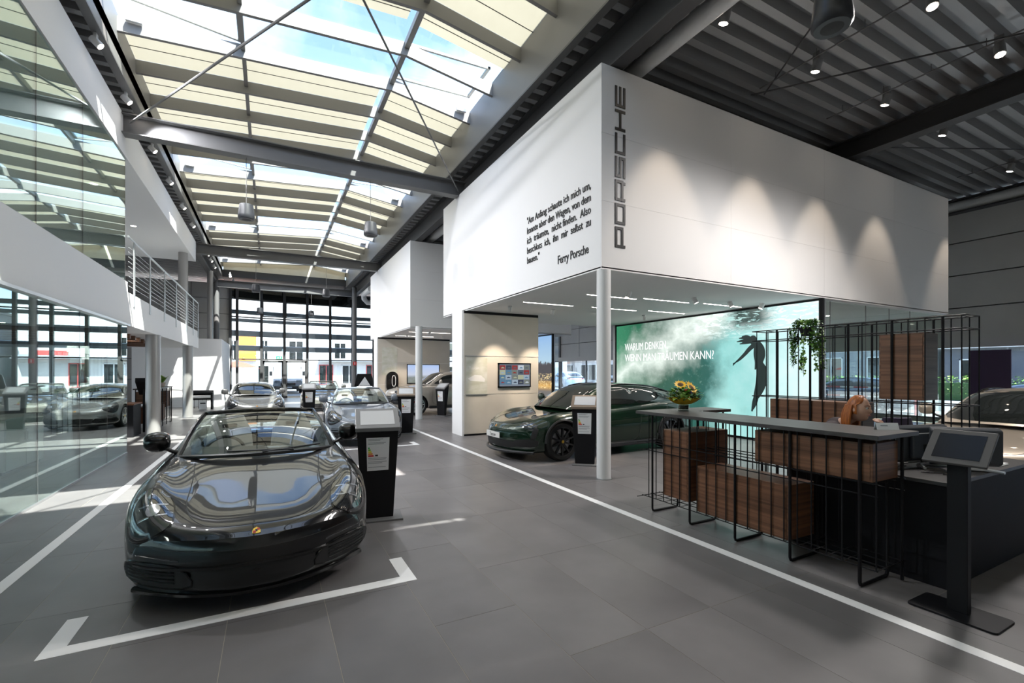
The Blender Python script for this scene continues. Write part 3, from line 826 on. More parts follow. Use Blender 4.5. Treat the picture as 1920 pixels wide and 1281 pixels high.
mat('tail_red', (.45, .015, .015), .15, coat=1)
mat('caliper_red', (.55, .02, .02), .35)
mat('grille', (.008, .008, .009), .6)
mat('leather', (.09, .09, .095), .5)
mat('leather_light', (.42, .42, .41), .5)
mat('plate_white', (.72, .72, .70), .4)
mat('ink', (.02, .02, .02), .5)

def sports_front(car, bvh, S, paint, hero=True):
    X, Y, Z = (1,0,0), (0,1,0), (0,0,1)
    for s in (-1, 1):
        # teardrop headlights on the fender fronts, seen from front-above
        o = outline_smooth([(-.085,-.155),(.03,-.175),(.115,-.11),(.13,.0),(.10,.12),(.03,.185),(-.04,.15),(-.095,.02)], 4)
        o = [(s*a*1.16, b*1.22) for a, b in o]
        args = ((s*.655, .47, .61), (1,0,0), (s*.10,.78,.62), (0,.62,-.78))
        hl = obj('headlight', patch(bvh, o, *args, .006, 6), M['headlamp'], car, smooth=60)
        big = [(a*1.10, b*1.07) for a, b in o]
        obj('lamp_rim', patch(bvh, big, *args, .002, 6), M['black_gloss'], hl, smooth=60)
        for (a, b, w_, h_) in ((-.045,-.07,.034,.008),(.055,-.07,.034,.008),(-.045,.035,.034,.008),(.06,.035,.030,.008)):
            obj('running_light', patch(bvh, [(s*(a-w_),b-h_),(s*(a+w_),b-h_),(s*(a+w_),b+h_),(s*(a-w_),b+h_)], *args, .009, 2), M['lamp_chrome'], hl)
        q = [(s*(.005+.042*math.cos(2*PI*k/16)), -.015+.055*math.sin(2*PI*k/16)) for k in range(16)]
        obj('projector', patch(bvh, q, *args, .0085, 3), M['lamp_chrome'], hl, smooth=60)
        # big outer intakes in the bumper, with slats
        oi = outline_smooth([(s*.38,.225),(s*.62,.205),(s*.80,.23),(s*.82,.31),(s*.74,.36),(s*.46,.345)], 3)
        it = obj('side_intake', patch(bvh, oi, (0,0,0), X, Z, Y, .009, 8), M['grille'], car, smooth=60)
        obj('intake_rim', seam(bvh, oi+oi[:1], (0,0,0), X, Z, Y, .008, .006), M['black_gloss'], it, smooth=True)
        for zz in (.245, .27, .295, .32):
            obj('slat', seam(bvh, [(s*(.48+.3*k/8), zz) for k in range(9)], (0,0,0), X, Z, Y, .006, .010), M['black_gloss'], it)
        obj('indicator', patch(bvh, [(s*.46,.385),(s*.78,.40),(s*.78,.412),(s*.46,.398)], (0,0,0), X, Z, Y, .004, 3), M['headlamp'], car)
    oc = outline_smooth([(-.33,.20),(.33,.20),(.38,.30),(.30,.335),(-.30,.335),(-.38,.30)], 3)
    obj('centre_intake', patch(bvh, oc, (0,0,0), X, Z, Y, .009, 8), M['grille'], car, smooth=60)
    obj('parking_camera', patch(bvh, [(.03*math.cos(2*PI*k/14), .285+.03*math.sin(2*PI*k/14)) for k in range(14)], (0,0,0), X, Z, Y, .008, 2), M['black_gloss'], car)
    # splitter lip and hood shut line
    lip = []
    for k in range(25):
        x = -.76 + 1.52*k/24
        lip.append((x, .035 + S['bow']*(x/.8)**2*.97, .145))
    obj('front_splitter', G().tube(lip, .022, 8), M['black_gloss'], car, smooth=True)
    obj('bumper_blade', seam(bvh, [(-.74+1.48*k/30, .355-.02*abs(math.cos(PI*k/30))) for k in range(31)], (0,0,0), X, Z, Y, .013, .006), paint, car, smooth=True)
    hood = [(-.53,1.28),(-.50,1.0),(-.485,.75),(-.475,.5),(-.42,.30),(-.30,.155),(-.15,.105),(0,.095)]
    hood = spline2(hood + [(-a, b) for a, b in hood[-2::-1]], 5)
    obj('hood_seam', seam(bvh, hood, (0,0,0), X, Y, (0,0,-1), .004), M['ink'], car)
    crest(car, bvh, 0, .23)
    fb = [(-.78,.47),(-.5,.455),(-.25,.45),(0,.45),(.25,.45),(.5,.455),(.78,.47)]
    obj('bumper_seam', seam(bvh, spline2(fb, 5), (0,0,0), X, Z, Y, .003), M['ink'], car)

def boxster(label, loc, rz, paint, rim):
    S = BOX
    car = thing('sports_car', label, 'car', loc, rz)
    me = cut_arches(body_mesh(S, [paint, M['black_plastic']], 5, 72), S)
    bvh = bvh_of(me)
    bm = bmesh.new(); bm.from_mesh(me)
    kill = [f for f in bm.faces if 1.72 < f.calc_center_median().y < 2.78 and abs(f.calc_center_median().x) < .60 and f.calc_center_median().z > .7]
    bmesh.ops.delete(bm, geom=kill, context='FACES'); bm.to_mesh(me); bm.free(); shade(me, 38)
    link('body', me, car)
    sports_front(car, bvh, S, paint)
    X, Y, Z = (1,0,0), (0,1,0), (0,0,1)
    # cabin tub, dashboard, seats
    obj('cabin_tub', G().box(-.66,.66,1.45,2.85,.28,.34).box(-.66,-.62,1.45,2.85,.28,.80).box(.62,.66,1.45,2.85,.28,.80).box(-.66,.66,2.78,2.85,.28,.86), M['black_plastic'], car)
    dash = G()
    dash.grid([[(x, 1.42+.20*(x/.6)**2+dy, z+.03*(1 if x < .05 and x > -.6 else 0)*(dy > .1)) for x in [-.64+1.28*k/16 for k in range(17)]] for dy, z in ((0,.845),(.14,.865),(.26,.855),(.30,.80),(.30,.60))])
    obj('dashboard', dash, M['leather'], car, smooth=True)
    st = obj('steering_wheel', G().tube([(-.34+.185*math.cos(2*PI*k/24), 1.86+.075*math.sin(2*PI*k/24), .80+.165*math.sin(2*PI*k/24)) for k in range(24)], .017, 8, True), M['leather'], car, smooth=True)
    obj('spoke', G().hexa([(-.50,1.85,.78),(-.18,1.85,.78),(-.18,1.865,.78),(-.50,1.865,.78),(-.50,1.86,.82),(-.18,1.86,.82),(-.18,1.875,.82),(-.50,1.875,.82)]), M['black_plastic'], st)
    for s in (-1, 1):
        cx = s*.34
        se = obj('seat', G().box(cx-.25,cx+.25,1.95,2.45,.36,.52), M['leather_light'], car, bevel=.07, seg=3)
        rows = []
        for i in range(9):
            u = i/8; z = .45+.68*u; y = 2.42+.22*u; w_ = .26*(1-.25*u**2) if u < .75 else .26*(1-.25*u**2)*(1-.9*(u-.75)**.9)
            th = .11*(1-.45*u)
            rows.append([(cx+w_*math.cos(q)*(abs(math.cos(q))**-.35 if abs(math.cos(q)) > .2 else 1), y+th*math.sin(q)*(.8+.5*abs(math.cos(q))**3 if math.sin(q) < 0 else 1), z) for q in [2*PI*k/18 for k in range(18)]])
        g = G().grid(rows, True); g.add(rows[-1], [tuple(range(18))])
        obj('backrest', g, M['leather_light'], se, smooth=60)
        obj('headrest_opening', G().box(cx-.075,cx+.075,2.535,2.55,1.0,1.045), M['black_plastic'], se, bevel=.01)
        obj('roll_hoop', G().tube([(cx+.17*c_, 2.74, .88+.20*s_) for c_, s_ in [(math.cos(PI*k/10), math.sin(PI*k/10)) for k in range(11)]], .025, 8), M['lamp_chrome'], car, smooth=True)
    # windscreen and its frame
    def ws(u, v):
        lo = (.70*u, 1.30+.24*u*u, .865-.02*u*u); hi = (.545*u, 2.02+.13*u*u, 1.235-.03*u*u)
        b = .04*math.sin(PI*v)
        return tuple(lo[i]*(1-v)+hi[i]*v + (0, -b*.5, b)[i] for i in range(3))
    obj('windscreen', G().grid([[ws(-1+2*k/20, j/8) for k in range(21)] for j in range(9)]), M['car_glass'], car, smooth=True)
    fr = [ws(-1, j/8) for j in range(9)] + [ws(-1+2*k/20, 1) for k in range(1, 21)] + [ws(1, 1-j/8) for j in range(1, 9)]
    obj('windscreen_frame', G().tube(fr, .024, 8), M['paint_black'] if paint is M['paint_black'] else paint, car, smooth=True)
    obj('cowl', G().tube([tuple(a+b for a, b in zip(ws(-1+2*k/20, 0), (0,-.02,0))) for k in range(21)], .02, 6), M['black_plastic'], car, smooth=True)
    for x0, x1 in ((.30,-.28), (.02,.56)):
        obj('wiper', G().tube([(x0, 1.30+.24*(x0/.7)**2-.03, .885), (x1, 1.33+.24*(x1/.7)**2-.01, .895)], .009, 6), M['black_plastic'], car)
    obj('rear_view_mirror', G().box(-.10,.10,1.93,1.96,1.11,1.165), M['black_plastic'], car, bevel=.012)
    for s in (-1, 1):
        obj('door_seam', seam(bvh, spline2([(1.62,.80),(1.55,.5),(1.62,.25),(2.3,.22),(2.68,.25),(2.80,.55),(2.76,.85)], 5), (0,0,0), Y, Z, (-s,0,0), .0035), M['ink'], car)
        obj('side_air_inlet', patch(bvh, outline_smooth([(2.86,.42),(3.0,.5),(2.98,.72),(2.88,.68)], 3), (0,0,0), Y, Z, (-s,0,0), .003, 3), M['grille'], car)
        obj('rear_light', patch(bvh, outline_smooth([(s*.34,.70),(s*.7,.72),(s*.68,.78),(s*.36,.765)], 3), (0,0,0), X, Z, (0,-1,0), .004, 3), M['tail_red'], car)
        for y in S['ax']: make_wheel(car, y, s, S, rim, 5)
    mirrors(car, S, paint, 1.66, .96, .77)
    return car

def cabin(car, S, paint, st, glass_specs, m_glass, rail=False):
    """closed roof: st rows of (t, xb, zb, xr, zr, zc)"""
    T = [r[0] for r in st]; L0, L1 = T[0], T[-1]; rows = []
    for k in range(41):
        t = L0 + (L1-L0)*k/40
        xb, zb, xr, zr, zc = [crom(T, [r[i] for r in st], t) for i in range(1, 6)]
        c = [(xb*1.0, zb-.10),(xb, zb),(xb+.52*(xr-xb)+.015, zb+.5*(zr-zb)),(xr+.02*(zr > zb+.1), zb+.86*(zr-zb)),(xr-.07*(zr > zb+.05), zr),(xr*.45, zr+.8*(zc-zr)),(0, zc)]
        h = spline2(c, 4); bw = S.get('cbow', .16)*max(0, 1-(t-L0)/.9)**2
        h = [(x, t+bw*(x/.7)**2, z) for x, z in h]
        rows.append(h + [(-x, y, z) for x, y, z in h[-2::-1]])
    g = G().grid(rows); me = g.mesh('roof', paint, True); shade(me, 50)
    o = link('roof', me, car); bv = bvh_of(me)
    X, Y, Z = (1,0,0), (0,1,0), (0,0,1)
    for nm, pl, out in glass_specs:
        if pl == 'F':
            obj(nm, patch(bv, out, (0,0,0), X, Z, Y, .004, 7), m_glass, car, smooth=60)
        elif pl == 'B':
            obj(nm, patch(bv, out, (0,0,0), X, Z, (0,-1,0), .004, 6), m_glass, car, smooth=60)
        else:
            for s in (-1, 1):
                obj(nm, patch(bv, out, (0,0,0), Y, Z, (-s,0,0), .004, 6), m_glass, car, smooth=60)
    if rail:
        for s in (-1, 1):
            pts = []
            for k in range(13):
                y = rail[0]+(rail[1]-rail[0])*k/12
                loc, *_ = bv.ray_cast(Vector((s*rail[2], y, 4)), Vector((0,0,-1)))
                if loc: pts.append((loc.x, loc.y, loc.z+.03*math.sin(PI*k/12)**.4))
            obj('roof_rail', G().tube(pts, .018, 8), M['black_gloss'], car, smooth=True)
    return bv

def coupe(label, loc, rz, paint, rim):
    S = dict(BOX); car = thing('sports_car', label, 'car', loc, rz)
    me = cut_arches(body_mesh(S, [paint, M['black_plastic']], 4, 56), S); bvh = bvh_of(me); shade(me, 38); link('body', me, car)
    sports_front(car, bvh, S, paint, False)
    W = rrect(-.60,.60,.90,1.24,.06,3)
    W = [(x*(1 - .20*max(0,(z-.90)/.34)), z) for x, z in W]
    W = outline_smooth([(-.63,.90),(0,.885),(.63,.90),(.60,1.03),(.52,1.20),(.45,1.245),(0,1.27),(-.45,1.245),(-.52,1.20),(-.60,1.03)], 3)
    cabin(car, S, paint, [(1.28,.70,.83,.66,.845,.87),(1.6,.72,.85,.62,1.03,1.06),(2.05,.73,.88,.56,1.22,1.265),(2.5,.735,.90,.55,1.25,1.30),(3.0,.73,.91,.53,1.19,1.24),(3.5,.70,.92,.50,1.06,1.09),(4.0,.62,.90,.48,.92,.93)],
          [('windscreen','F',W), ('side_window','S',outline_smooth([(1.62,.92),(2.0,.925),(2.7,.955),(3.05,1.0),(2.85,1.10),(2.4,1.18),(2.05,1.15),(1.75,1.0)],3)), ('rear_window','B',outline_smooth([(-.42,.98),(.42,.98),(.38,1.16),(-.38,1.16)],3))], M['dark_glass'])
    for s in (-1, 1):
        for y in S['ax']: make_wheel(car, y, s, S, rim, 5)
    mirrors(car, S, paint, 1.66, .96, .77)
    return car

TAY = dict(
    t  =[0,  .05, .13, .30, .55, .93, 1.35,1.8, 2.4, 3.1, 3.83,4.3, 4.7, 4.9, 4.96],
    hw =[.80,.86, .90, .94, .965,.985,.975,.965,.965,.975,.99, .98, .94, .90, .86],
    zb =[.26,.18, .16, .16, .16, .17, .17, .17, .17, .17, .18, .20, .26, .36, .46],
    zm =[.40,.42, .45, .50, .55, .58, .56, .56, .56, .58, .62, .64, .66, .68, .68],
    zf =[.58,.64, .70, .77, .845,.90, .90, .91, .93, .97, 1.02,1.02,.98, .92, .84],
    xf =[.62,.68, .72, .745,.755,.77, .79, .82, .83, .83, .82, .79, .74, .68, .62],
    zv =[.59,.65, .70, .745,.79, .835,.88, .92, .94, .98, 1.02,1.02,.98, .92, .84],
    xv =[.42,.47, .50, .52, .52, .52, .54, .58, .6,  .6,  .58, .55, .52, .48, .44],
    zc =[.60,.66, .71, .755,.80, .855,.915,.95, .96, .99, 1.03,1.03,.99, .93, .85],
    bow=.34, bowt=1.2, rbow=.32, rbowt=1.0, ax=(.93, 3.83), ar=.395, wr=.365, hwm=.975)
SUV = dict(
    t  =[0,  .05, .14, .32, .6,  .92, 1.35,1.8, 2.4, 3.1, 3.81,4.3, 4.7, 4.88,4.92],
    hw =[.82,.88, .92, .95, .97, .985,.98, .97, .97, .98, .99, .98, .95, .92, .88],
    zb =[.34,.27, .24, .23, .23, .24, .25, .25, .25, .25, .25, .27, .34, .44, .54],
    zm =[.58,.60, .62, .66, .70, .72, .70, .70, .70, .72, .75, .78, .80, .82, .82],
    zf =[.84,.90, .96, 1.02,1.07,1.10,1.11,1.12,1.13,1.15,1.18,1.18,1.16,1.10,1.0],
    xf =[.62,.68, .72, .745,.755,.77, .79, .82, .83, .83, .82, .80, .76, .70, .64],
    zv =[.86,.92, .97, 1.02,1.06,1.09,1.11,1.13,1.14,1.15,1.18,1.18,1.16,1.10,1.0],
    xv =[.42,.47, .50, .52, .52, .52, .54, .58, .6,  .6,  .58, .55, .52, .48, .44],
    zc =[.87,.93, .985,1.035,1.075,1.11,1.14,1.15,1.16,1.17,1.19,1.19,1.17,1.11,1.01],
    bow=.32, bowt=1.2, rbow=.25, rbowt=1.0, ax=(.92, 3.81), ar=.425, wr=.39, hwm=.975)

def number_plate(car, bvh, y, z, txt, script=True):
    loc, *_ = bvh.ray_cast(Vector((0, -3, z)), Vector((0, 1, 0)))
    yy = (loc.y if loc else 0) - .02
    p = obj('number_plate', G().box(-.26,.26,yy-.012,yy,z-.055,z+.055), M['plate_white'], car, bevel=.004)
    if txt: text('plate_lettering', txt, .085, M['ink'], p, (0, yy-.0135, z-.028), (R(90),0,0), .001, 1.0, 'CENTER')

def estate(label, loc, rz, paint, rim, plate):
    S = TAY; car = thing('electric_estate_car', label, 'car', loc, rz)
    me = cut_arches(body_mesh(S, [paint, M['black_plastic']], 5, 72), S); bvh = bvh_of(me); shade(me, 38); link('body', me, car)
    X, Y, Z = (1,0,0), (0,1,0), (0,0,1)
    W = outline_smooth([(-.68,.98),(0,.965),(.68,.98),(.64,1.12),(.57,1.30),(.50,1.355),(0,1.385),(-.50,1.355),(-.57,1.30),(-.64,1.12)], 3)
    cabin(car, S, paint, [(1.22,.78,.90,.74,.915,.94),(1.6,.80,.93,.68,1.12,1.15),(2.15,.82,.96,.62,1.34,1.385),(2.7,.825,.98,.61,1.38,1.43),(3.4,.82,1.0,.59,1.35,1.41),(4.0,.79,1.02,.56,1.27,1.33),(4.45,.74,1.03,.54,1.15,1.19),(4.8,.66,.99,.52,1.02,1.03)],
          [('windscreen','F',W), ('side_window','S',outline_smooth([(1.66,1.0),(2.2,1.0),(2.88,1.015),(2.88,1.28),(2.5,1.30),(2.15,1.255),(1.85,1.12)],3)),
           ('rear_side_window','S',outline_smooth([(2.96,1.015),(3.5,1.035),(4.1,1.075),(4.2,1.11),(3.9,1.20),(3.5,1.26),(2.96,1.285)],3)),
           ('rear_window','B',outline_smooth([(-.46,1.08),(.46,1.08),(.42,1.28),(-.42,1.28)],3))], M['dark_glass'], (2.2,4.2,.56))
    for s in (-1, 1):
        o = outline_smooth([(-.125,-.06),(.10,-.07),(.14,.0),(.12,.075),(.0,.08),(-.13,.03)], 4); o = [(s*a, b) for a, b in o]
        a_ = ((s*.70, .30, .685), X, (0,.5,.86), (0,.86,-.5))
        hl = obj('headlight', patch(bvh, o, *a_, .006, 6), M['headlamp'], car, smooth=60)
        for a, b in ((-.045,-.015),(.045,-.015),(-.045,.035),(.045,.035)):
            obj('running_light', patch(bvh, [(s*(a-.03),b-.010),(s*(a+.03),b-.010),(s*(a+.03),b+.010),(s*(a-.03),b+.010)], *a_, .009, 2), M['lamp_chrome'], hl)
        it = obj('side_intake', patch(bvh, outline_smooth([(s*.50,.30),(s*.82,.29),(s*.87,.36),(s*.84,.42),(s*.55,.40)],3), (0,0,0), X, Z, Y, .009, 8), M['grille'], car, smooth=60)
        obj('air_curtain', patch(bvh, outline_smooth([(s*.79,.45),(s*.845,.45),(s*.865,.60),(s*.81,.62)],3), (0,0,0), X, Z, Y, .009, 8), M['grille'], car, smooth=60)
        hv = outline_smooth([(s*.24,.72),(s*.42,.70),(s*.50,.86),(s*.47,1.10),(s*.36,1.12),(s*.26,.9)],3)
        obj('hood_inlay', patch(bvh, hv, (0,0,0), X, Y, (0,0,-1), .004, 3), M['dark_glass'], car, smooth=60)
        obj('door_seam', seam(bvh, spline2([(1.58,.95),(1.52,.6),(1.60,.30),(2.4,.27),(2.80,.30),(2.92,.6),(2.92,.98)],5), (0,0,0), Y, Z, (-s,0,0), .0035), M['ink'], car)
        obj('rear_door_seam', seam(bvh, spline2([(2.92,.6),(2.90,.30),(3.3,.28),(3.45,.45),(3.62,.75),(3.8,1.0)],5), (0,0,0), Y, Z, (-s,0,0), .0035), M['ink'], car)
        obj('sill', G().hexa([(s*.90,1.4,.17),(s*.99,1.4,.17),(s*.99,3.35,.17),(s*.90,3.35,.17),(s*.90,1.4,.26),(s*.985,1.4,.26),(s*.985,3.35,.26),(s*.90,3.35,.26)]), M['black_plastic'], car, bevel=.02)
        for ay in S['ax']:
            pts = [(s*(S['hwm']+.004), ay+.405*math.cos(q), S['wr']+.405*math.sin(q)) for q in [PI*k/18 for k in range(19)]]
            obj('arch_trim', G().tube(pts, .022, 6), M['black_plastic'], car, smooth=True)
        obj('rear_light', patch(bvh, outline_smooth([(s*.10,.90),(s*.80,.91),(s*.78,.945),(s*.10,.935)],3), (0,0,0), X, Z, (0,-1,0), .004, 3), M['tail_red'], car)
        for y in S['ax']: make_wheel(car, y, s, S, rim, 10)
    obj('lower_grille', patch(bvh, outline_smooth([(-.44,.26),(.44,.26),(.50,.34),(.42,.385),(-.42,.385),(-.50,.34)],3), (0,0,0), X, Z, Y, .009, 8), M['grille'], car, smooth=60)
    lip = [(-.86+1.72*k/24, -.02+S['bow']*((-.86+1.72*k/24)/.8)**2*.93, .185) for k in range(25)]
    obj('front_splitter', G().tube(lip, .025, 8), M['black_plastic'], car, smooth=True)
    hood = [(-.60,1.2),(-.57,.9),(-.55,.6),(-.50,.36),(-.38,.18),(-.2,.12),(0,.105)]
    obj('hood_seam', seam(bvh, spline2(hood+[(-a,b) for a,b in hood[-2::-1]],5), (0,0,0), X, Y, (0,0,-1), .004), M['ink'], car)
    crest(car, bvh, 0, .26); number_plate(car, bvh, 0, .47, plate)
    mirrors(car, S, paint, 1.78, 1.06, .93)
    return car

def suv(label, loc, rz, paint, rim, name='suv_car'):
    S = SUV; car = thing(name, label, 'car', loc, rz)
    me = cut_arches(body_mesh(S, [paint, M['black_plastic']], 5, 64), S); bvh = bvh_of(me); shade(me, 38); link('body', me, car)
    X, Y, Z = (1,0,0), (0,1,0), (0,0,1)
    W = outline_smooth([(-.70,1.18),(0,1.165),(.70,1.18),(.66,1.34),(.59,1.54),(.52,1.60),(0,1.63),(-.52,1.60),(-.59,1.54),(-.66,1.34)],3)
    cabin(car, S, paint, [(1.25,.80,1.10,.76,1.12,1.14),(1.6,.82,1.12,.70,1.33,1.36),(2.05,.835,1.14,.64,1.58,1.62),(2.6,.84,1.15,.63,1.64,1.69),(3.4,.84,1.17,.62,1.63,1.68),(4.0,.82,1.19,.60,1.56,1.61),(4.5,.77,1.20,.57,1.38,1.42),(4.82,.70,1.17,.54,1.19,1.20)],
          [('windscreen','F',W), ('side_window','S',outline_smooth([(1.66,1.19),(2.2,1.19),(2.88,1.20),(2.88,1.55),(2.5,1.56),(2.1,1.50),(1.85,1.33)],3)),
           ('rear_side_window','S',outline_smooth([(2.96,1.20),(3.5,1.21),(4.2,1.26),(4.0,1.42),(3.5,1.54),(2.96,1.55)],3)),
           ('rear_window','B',outline_smooth([(-.5,1.26),(.5,1.26),(.45,1.52),(-.45,1.52)],3))], M['dark_glass'])
    for s in (-1, 1):
        o = outline_smooth([(-.15,-.05),(.12,-.07),(.15,.02),(.12,.075),(-.05,.08),(-.15,.03)],4); o = [(s*a, b) for a, b in o]
        a_ = ((s*.70, .25, .90), X, (0,.4,.92), (0,.92,-.4))
        hl = obj('headlight', patch(bvh, o, *a_, .006, 6), M['headlamp'], car, smooth=60)
        for a, b in ((-.05,-.015),(.045,-.015),(-.05,.035),(.045,.035)):
            obj('running_light', patch(bvh, [(s*(a-.035),b-.012),(s*(a+.035),b-.012),(s*(a+.035),b+.012),(s*(a-.035),b+.012)], *a_, .009, 2), M['lamp_chrome'], hl)
        it = obj('side_intake', patch(bvh, outline_smooth([(s*.48,.46),(s*.84,.45),(s*.87,.60),(s*.82,.73),(s*.56,.70)],3), (0,0,0), X, Z, Y, .009, 8), M['grille'], car, smooth=60)
        for zz in (.53, .60, .66):
            obj('slat', seam(bvh, [(s*(.55+.28*k/8), zz) for k in range(9)], (0,0,0), X, Z, Y, .010, .006), M['lamp_chrome'], it)
        obj('door_seam', seam(bvh, spline2([(1.58,1.14),(1.52,.8),(1.60,.42),(2.4,.38),(2.80,.42),(2.92,.8),(2.92,1.16)],5), (0,0,0), Y, Z, (-s,0,0), .0035), M['ink'], car)
        obj('rear_door_seam', seam(bvh, spline2([(2.92,.8),(2.90,.42),(3.3,.40),(3.45,.6),(3.62,.9),(3.8,1.18)],5), (0,0,0), Y, Z, (-s,0,0), .0035), M['ink'], car)
        obj('sill', G().box(min(s*.90,s*.985),max(s*.90,s*.985),1.4,3.35,.25,.36), M['black_plastic'], car, bevel=.02)
        obj('rear_light', patch(bvh, outline_smooth([(s*.10,1.02),(s*.80,1.03),(s*.78,1.08),(s*.10,1.06)],3), (0,0,0), X, Z, (0,-1,0), .004, 3), M['tail_red'], car)
        for y in S['ax']: make_wheel(car, y, s, S, rim, 5, M['caliper_red'])
    gr = obj('radiator_grille', patch(bvh, outline_smooth([(-.42,.48),(.42,.48),(.48,.62),(.40,.74),(-.40,.74),(-.48,.62)],3), (0,0,0), X, Z, Y, .009, 8), M['grille'], car, smooth=60)
    for zz in (.55, .62, .69):
        obj('slat', seam(bvh, [(-.38+.76*k/10, zz) for k in range(11)], (0,0,0), X, Z, Y, .010, .006), M['lamp_chrome'], gr)
    hood = [(-.62,1.2),(-.59,.9),(-.57,.6),(-.52,.36),(-.38,.18),(-.2,.12),(0,.105)]
    obj('hood_seam', seam(bvh, spline2(hood+[(-a,b) for a,b in hood[-2::-1]],5), (0,0,0), X, Y, (0,0,-1), .004), M['ink'], car)
    crest(car, bvh, 0, .24)
    mirrors(car, S, paint, 1.80, 1.25, .95)
    return car

def stretch(car, f):
    """lengthen the nose of a car; wheels only move"""
    done = set()
    def rec(o):
        for ch in o.children:
            if ch.name.split('.')[0] == 'wheel': ch.location.y = f(ch.location.y); continue
            if ch.data.name not in done:
                done.add(ch.data.name)
                for v in ch.data.vertices: v.co.y = f(v.co.y + ch.location.y) - ch.location.y
            rec(ch)
    rec(car)
# ---------------------------------------------------------------- lettering on the galleries
def stroke_letter(ch, w, h, s):
    B = []
    if ch in 'PR': B += [(0,s,0,h),(0,w,h-s,h),(w-s,w,h*.20,h),(0,w,h*.20,h*.20+s)]
    if ch == 'R': B += [(w-s*1.5,w-s*.5,0,h*.22)]
    if ch == 'O': B += [(0,s,0,h),(w-s,w,0,h),(0,w,0,s),(0,w,h-s,h)]
    if ch == 'S': B += [(0,w,h-s,h),(0,s,h/2-s/2,h),(0,w,h/2-s/2,h/2+s/2),(w-s,w,0,h/2+s/2),(0,w,0,s)]
    if ch == 'C': B += [(0,s,0,h),(0,w,h-s,h),(0,w,0,s)]
    if ch == 'H': B += [(0,s,0,h),(w-s,w,0,h),(0,w,h/2-s/2,h/2+s/2)]
    if ch == 'E': B += [(0,s,0,h),(0,w,h-s,h),(0,w,h/2-s/2,h/2+s/2),(0,w,0,s)]
    return B
mat('letter_black', (.012,.012,.013), .4)
sg = thing('wall_lettering', 'large black upright wordmark reading upwards on the white gallery front', 'lettering', (4.99, 5.63, 3.62))
zz = 0
for ch in 'PORSCHE':
    w_, h_, s_ = .325, .205, .042
    g = G()
    for i, (u0, u1, v0, v1) in enumerate(stroke_letter(ch, w_, h_, s_)):
        g.box(-v1, -v0, -.010-.0006*i, 0, zz+u0, zz+u1)
    obj('letter', g, M['letter_black'], sg)
    zz += w_+.043
qt = thing('wall_quote', 'black five-line quotation with a name on the gallery side wall', 'lettering', (XB, 6.9, 3.5))
def line(txt, size, z, y_left, y_right=None, align='L'):
    o = text('text_line', txt, size, M['letter_black'], qt, (-.006, 0, 0), (R(90),0,R(-90)), .004, 1.0, 'LEFT', 1.0, .0012)
    xs = [v.co.x for v in o.data.vertices]; w = max(xs)-min(xs)
    k = (y_left-y_right)/w if y_right is not None else .88
    for v in o.data.vertices: v.co.x = (v.co.x-min(xs))*k
    o.location = (-.006, y_left-6.9, z-3.5); o['kind'] = 'stuff'
line('"Am Anfang schaute ich mich um,', .185, 4.58, 7.93, 5.89)
line('konnte aber den Wagen, von dem', .185, 4.385, 7.93, 5.89)
line('ich  träumte,  nicht finden.  Also', .185, 4.19, 7.93, 5.89)
line('beschloss  ich,  ihn  mir  selbst  zu', .185, 3.995, 7.93, 5.89)
line('bauen."', .185, 3.80, 7.93)
line('Ferry Porsche', .21, 3.57, 6.83, 5.95)

# ---------------------------------------------------------------- backlit murals
def lightbox(name, label, x, y_near, y_far, m, z1=3.2):
    L = y_far-y_near
    o = thing(name, label, 'light box', (x, y_far, 0), R(-90))     # local x runs along the reading direction, local -y faces the hall
    obj('frame', G().box(-.05,L+.06,0,.02,0,.06).box(-.05,L+.06,0,.02,z1-.01,z1+.04).box(-.05,0,-.05,.02,0,z1+.04).box(L,L+.08,-.05,.02,0,z1+.04), M['black_powder'], o)
    obj('screen', G().box(0, L, -.02, 0, .06, z1-.01), m, o)
    return o
def print_mat(name):
    m = bpy.data.materials.new(name); m.use_nodes = True; M[name] = m
    m.node_tree.nodes['Principled BSDF'].inputs['Base Color'].default_value = (.02,.02,.02,1)
    m.node_tree.nodes['Principled BSDF'].inputs['Roughness'].default_value = .4
    return m
def uv_nodes(m):
    t = nd(m, 'ShaderNodeTexCoord'); sp = nd(m, 'ShaderNodeSeparateXYZ'); lk(m, t.outputs['Object'], sp.inputs[0]); return t, sp
def mth(m, op, a, b=None, clamp=False):
    n = nd(m, 'ShaderNodeMath', operation=op, use_clamp=clamp)
    for i, v in enumerate((a, b)):
        if v is None: continue
        if isinstance(v, (int, float)): n.inputs[i].default_value = v
        else: lk(m, v, n.inputs[i])
    return n.outputs[0]
def mixc(m, f, a, b):
    n = nd(m, 'ShaderNodeMix', data_type='RGBA')
    for s_, v in (('Factor', f), ('A', a), ('B', b)):
        if isinstance(v, (int, float)): n.inputs[s_].default_value = v
        elif isinstance(v, tuple): n.inputs[s_].default_value = (*v, 1)
        else: lk(m, v, n.inputs[s_])
    return n.outputs['Result']
def fbm(m, vec, scale, detail=8, rough=.6, stretch=(1,1,1), dist=0):
    mp = nd(m, 'ShaderNodeMapping'); mp.inputs['Scale'].default_value = stretch; lk(m, vec, mp.inputs['Vector'])
    n = nd(m, 'ShaderNodeTexNoise'); n.inputs['Scale'].default_value = scale; n.inputs['Detail'].default_value = detail; n.inputs['Roughness'].default_value = rough; n.inputs['Distortion'].default_value = dist
    lk(m, mp.outputs[0], n.inputs['Vector']); return n.outputs['Fac']
def emit_col(m, col, s):
    b = bsdf(m); lk(m, col, b.inputs['Emission Color']); b.inputs['Emission Strength'].default_value = s
m = print_mat('sea_print')
t, sp = uv_nodes(m); U, V = sp.outputs['X'], sp.outputs['Z']; vec = t.outputs['Object']
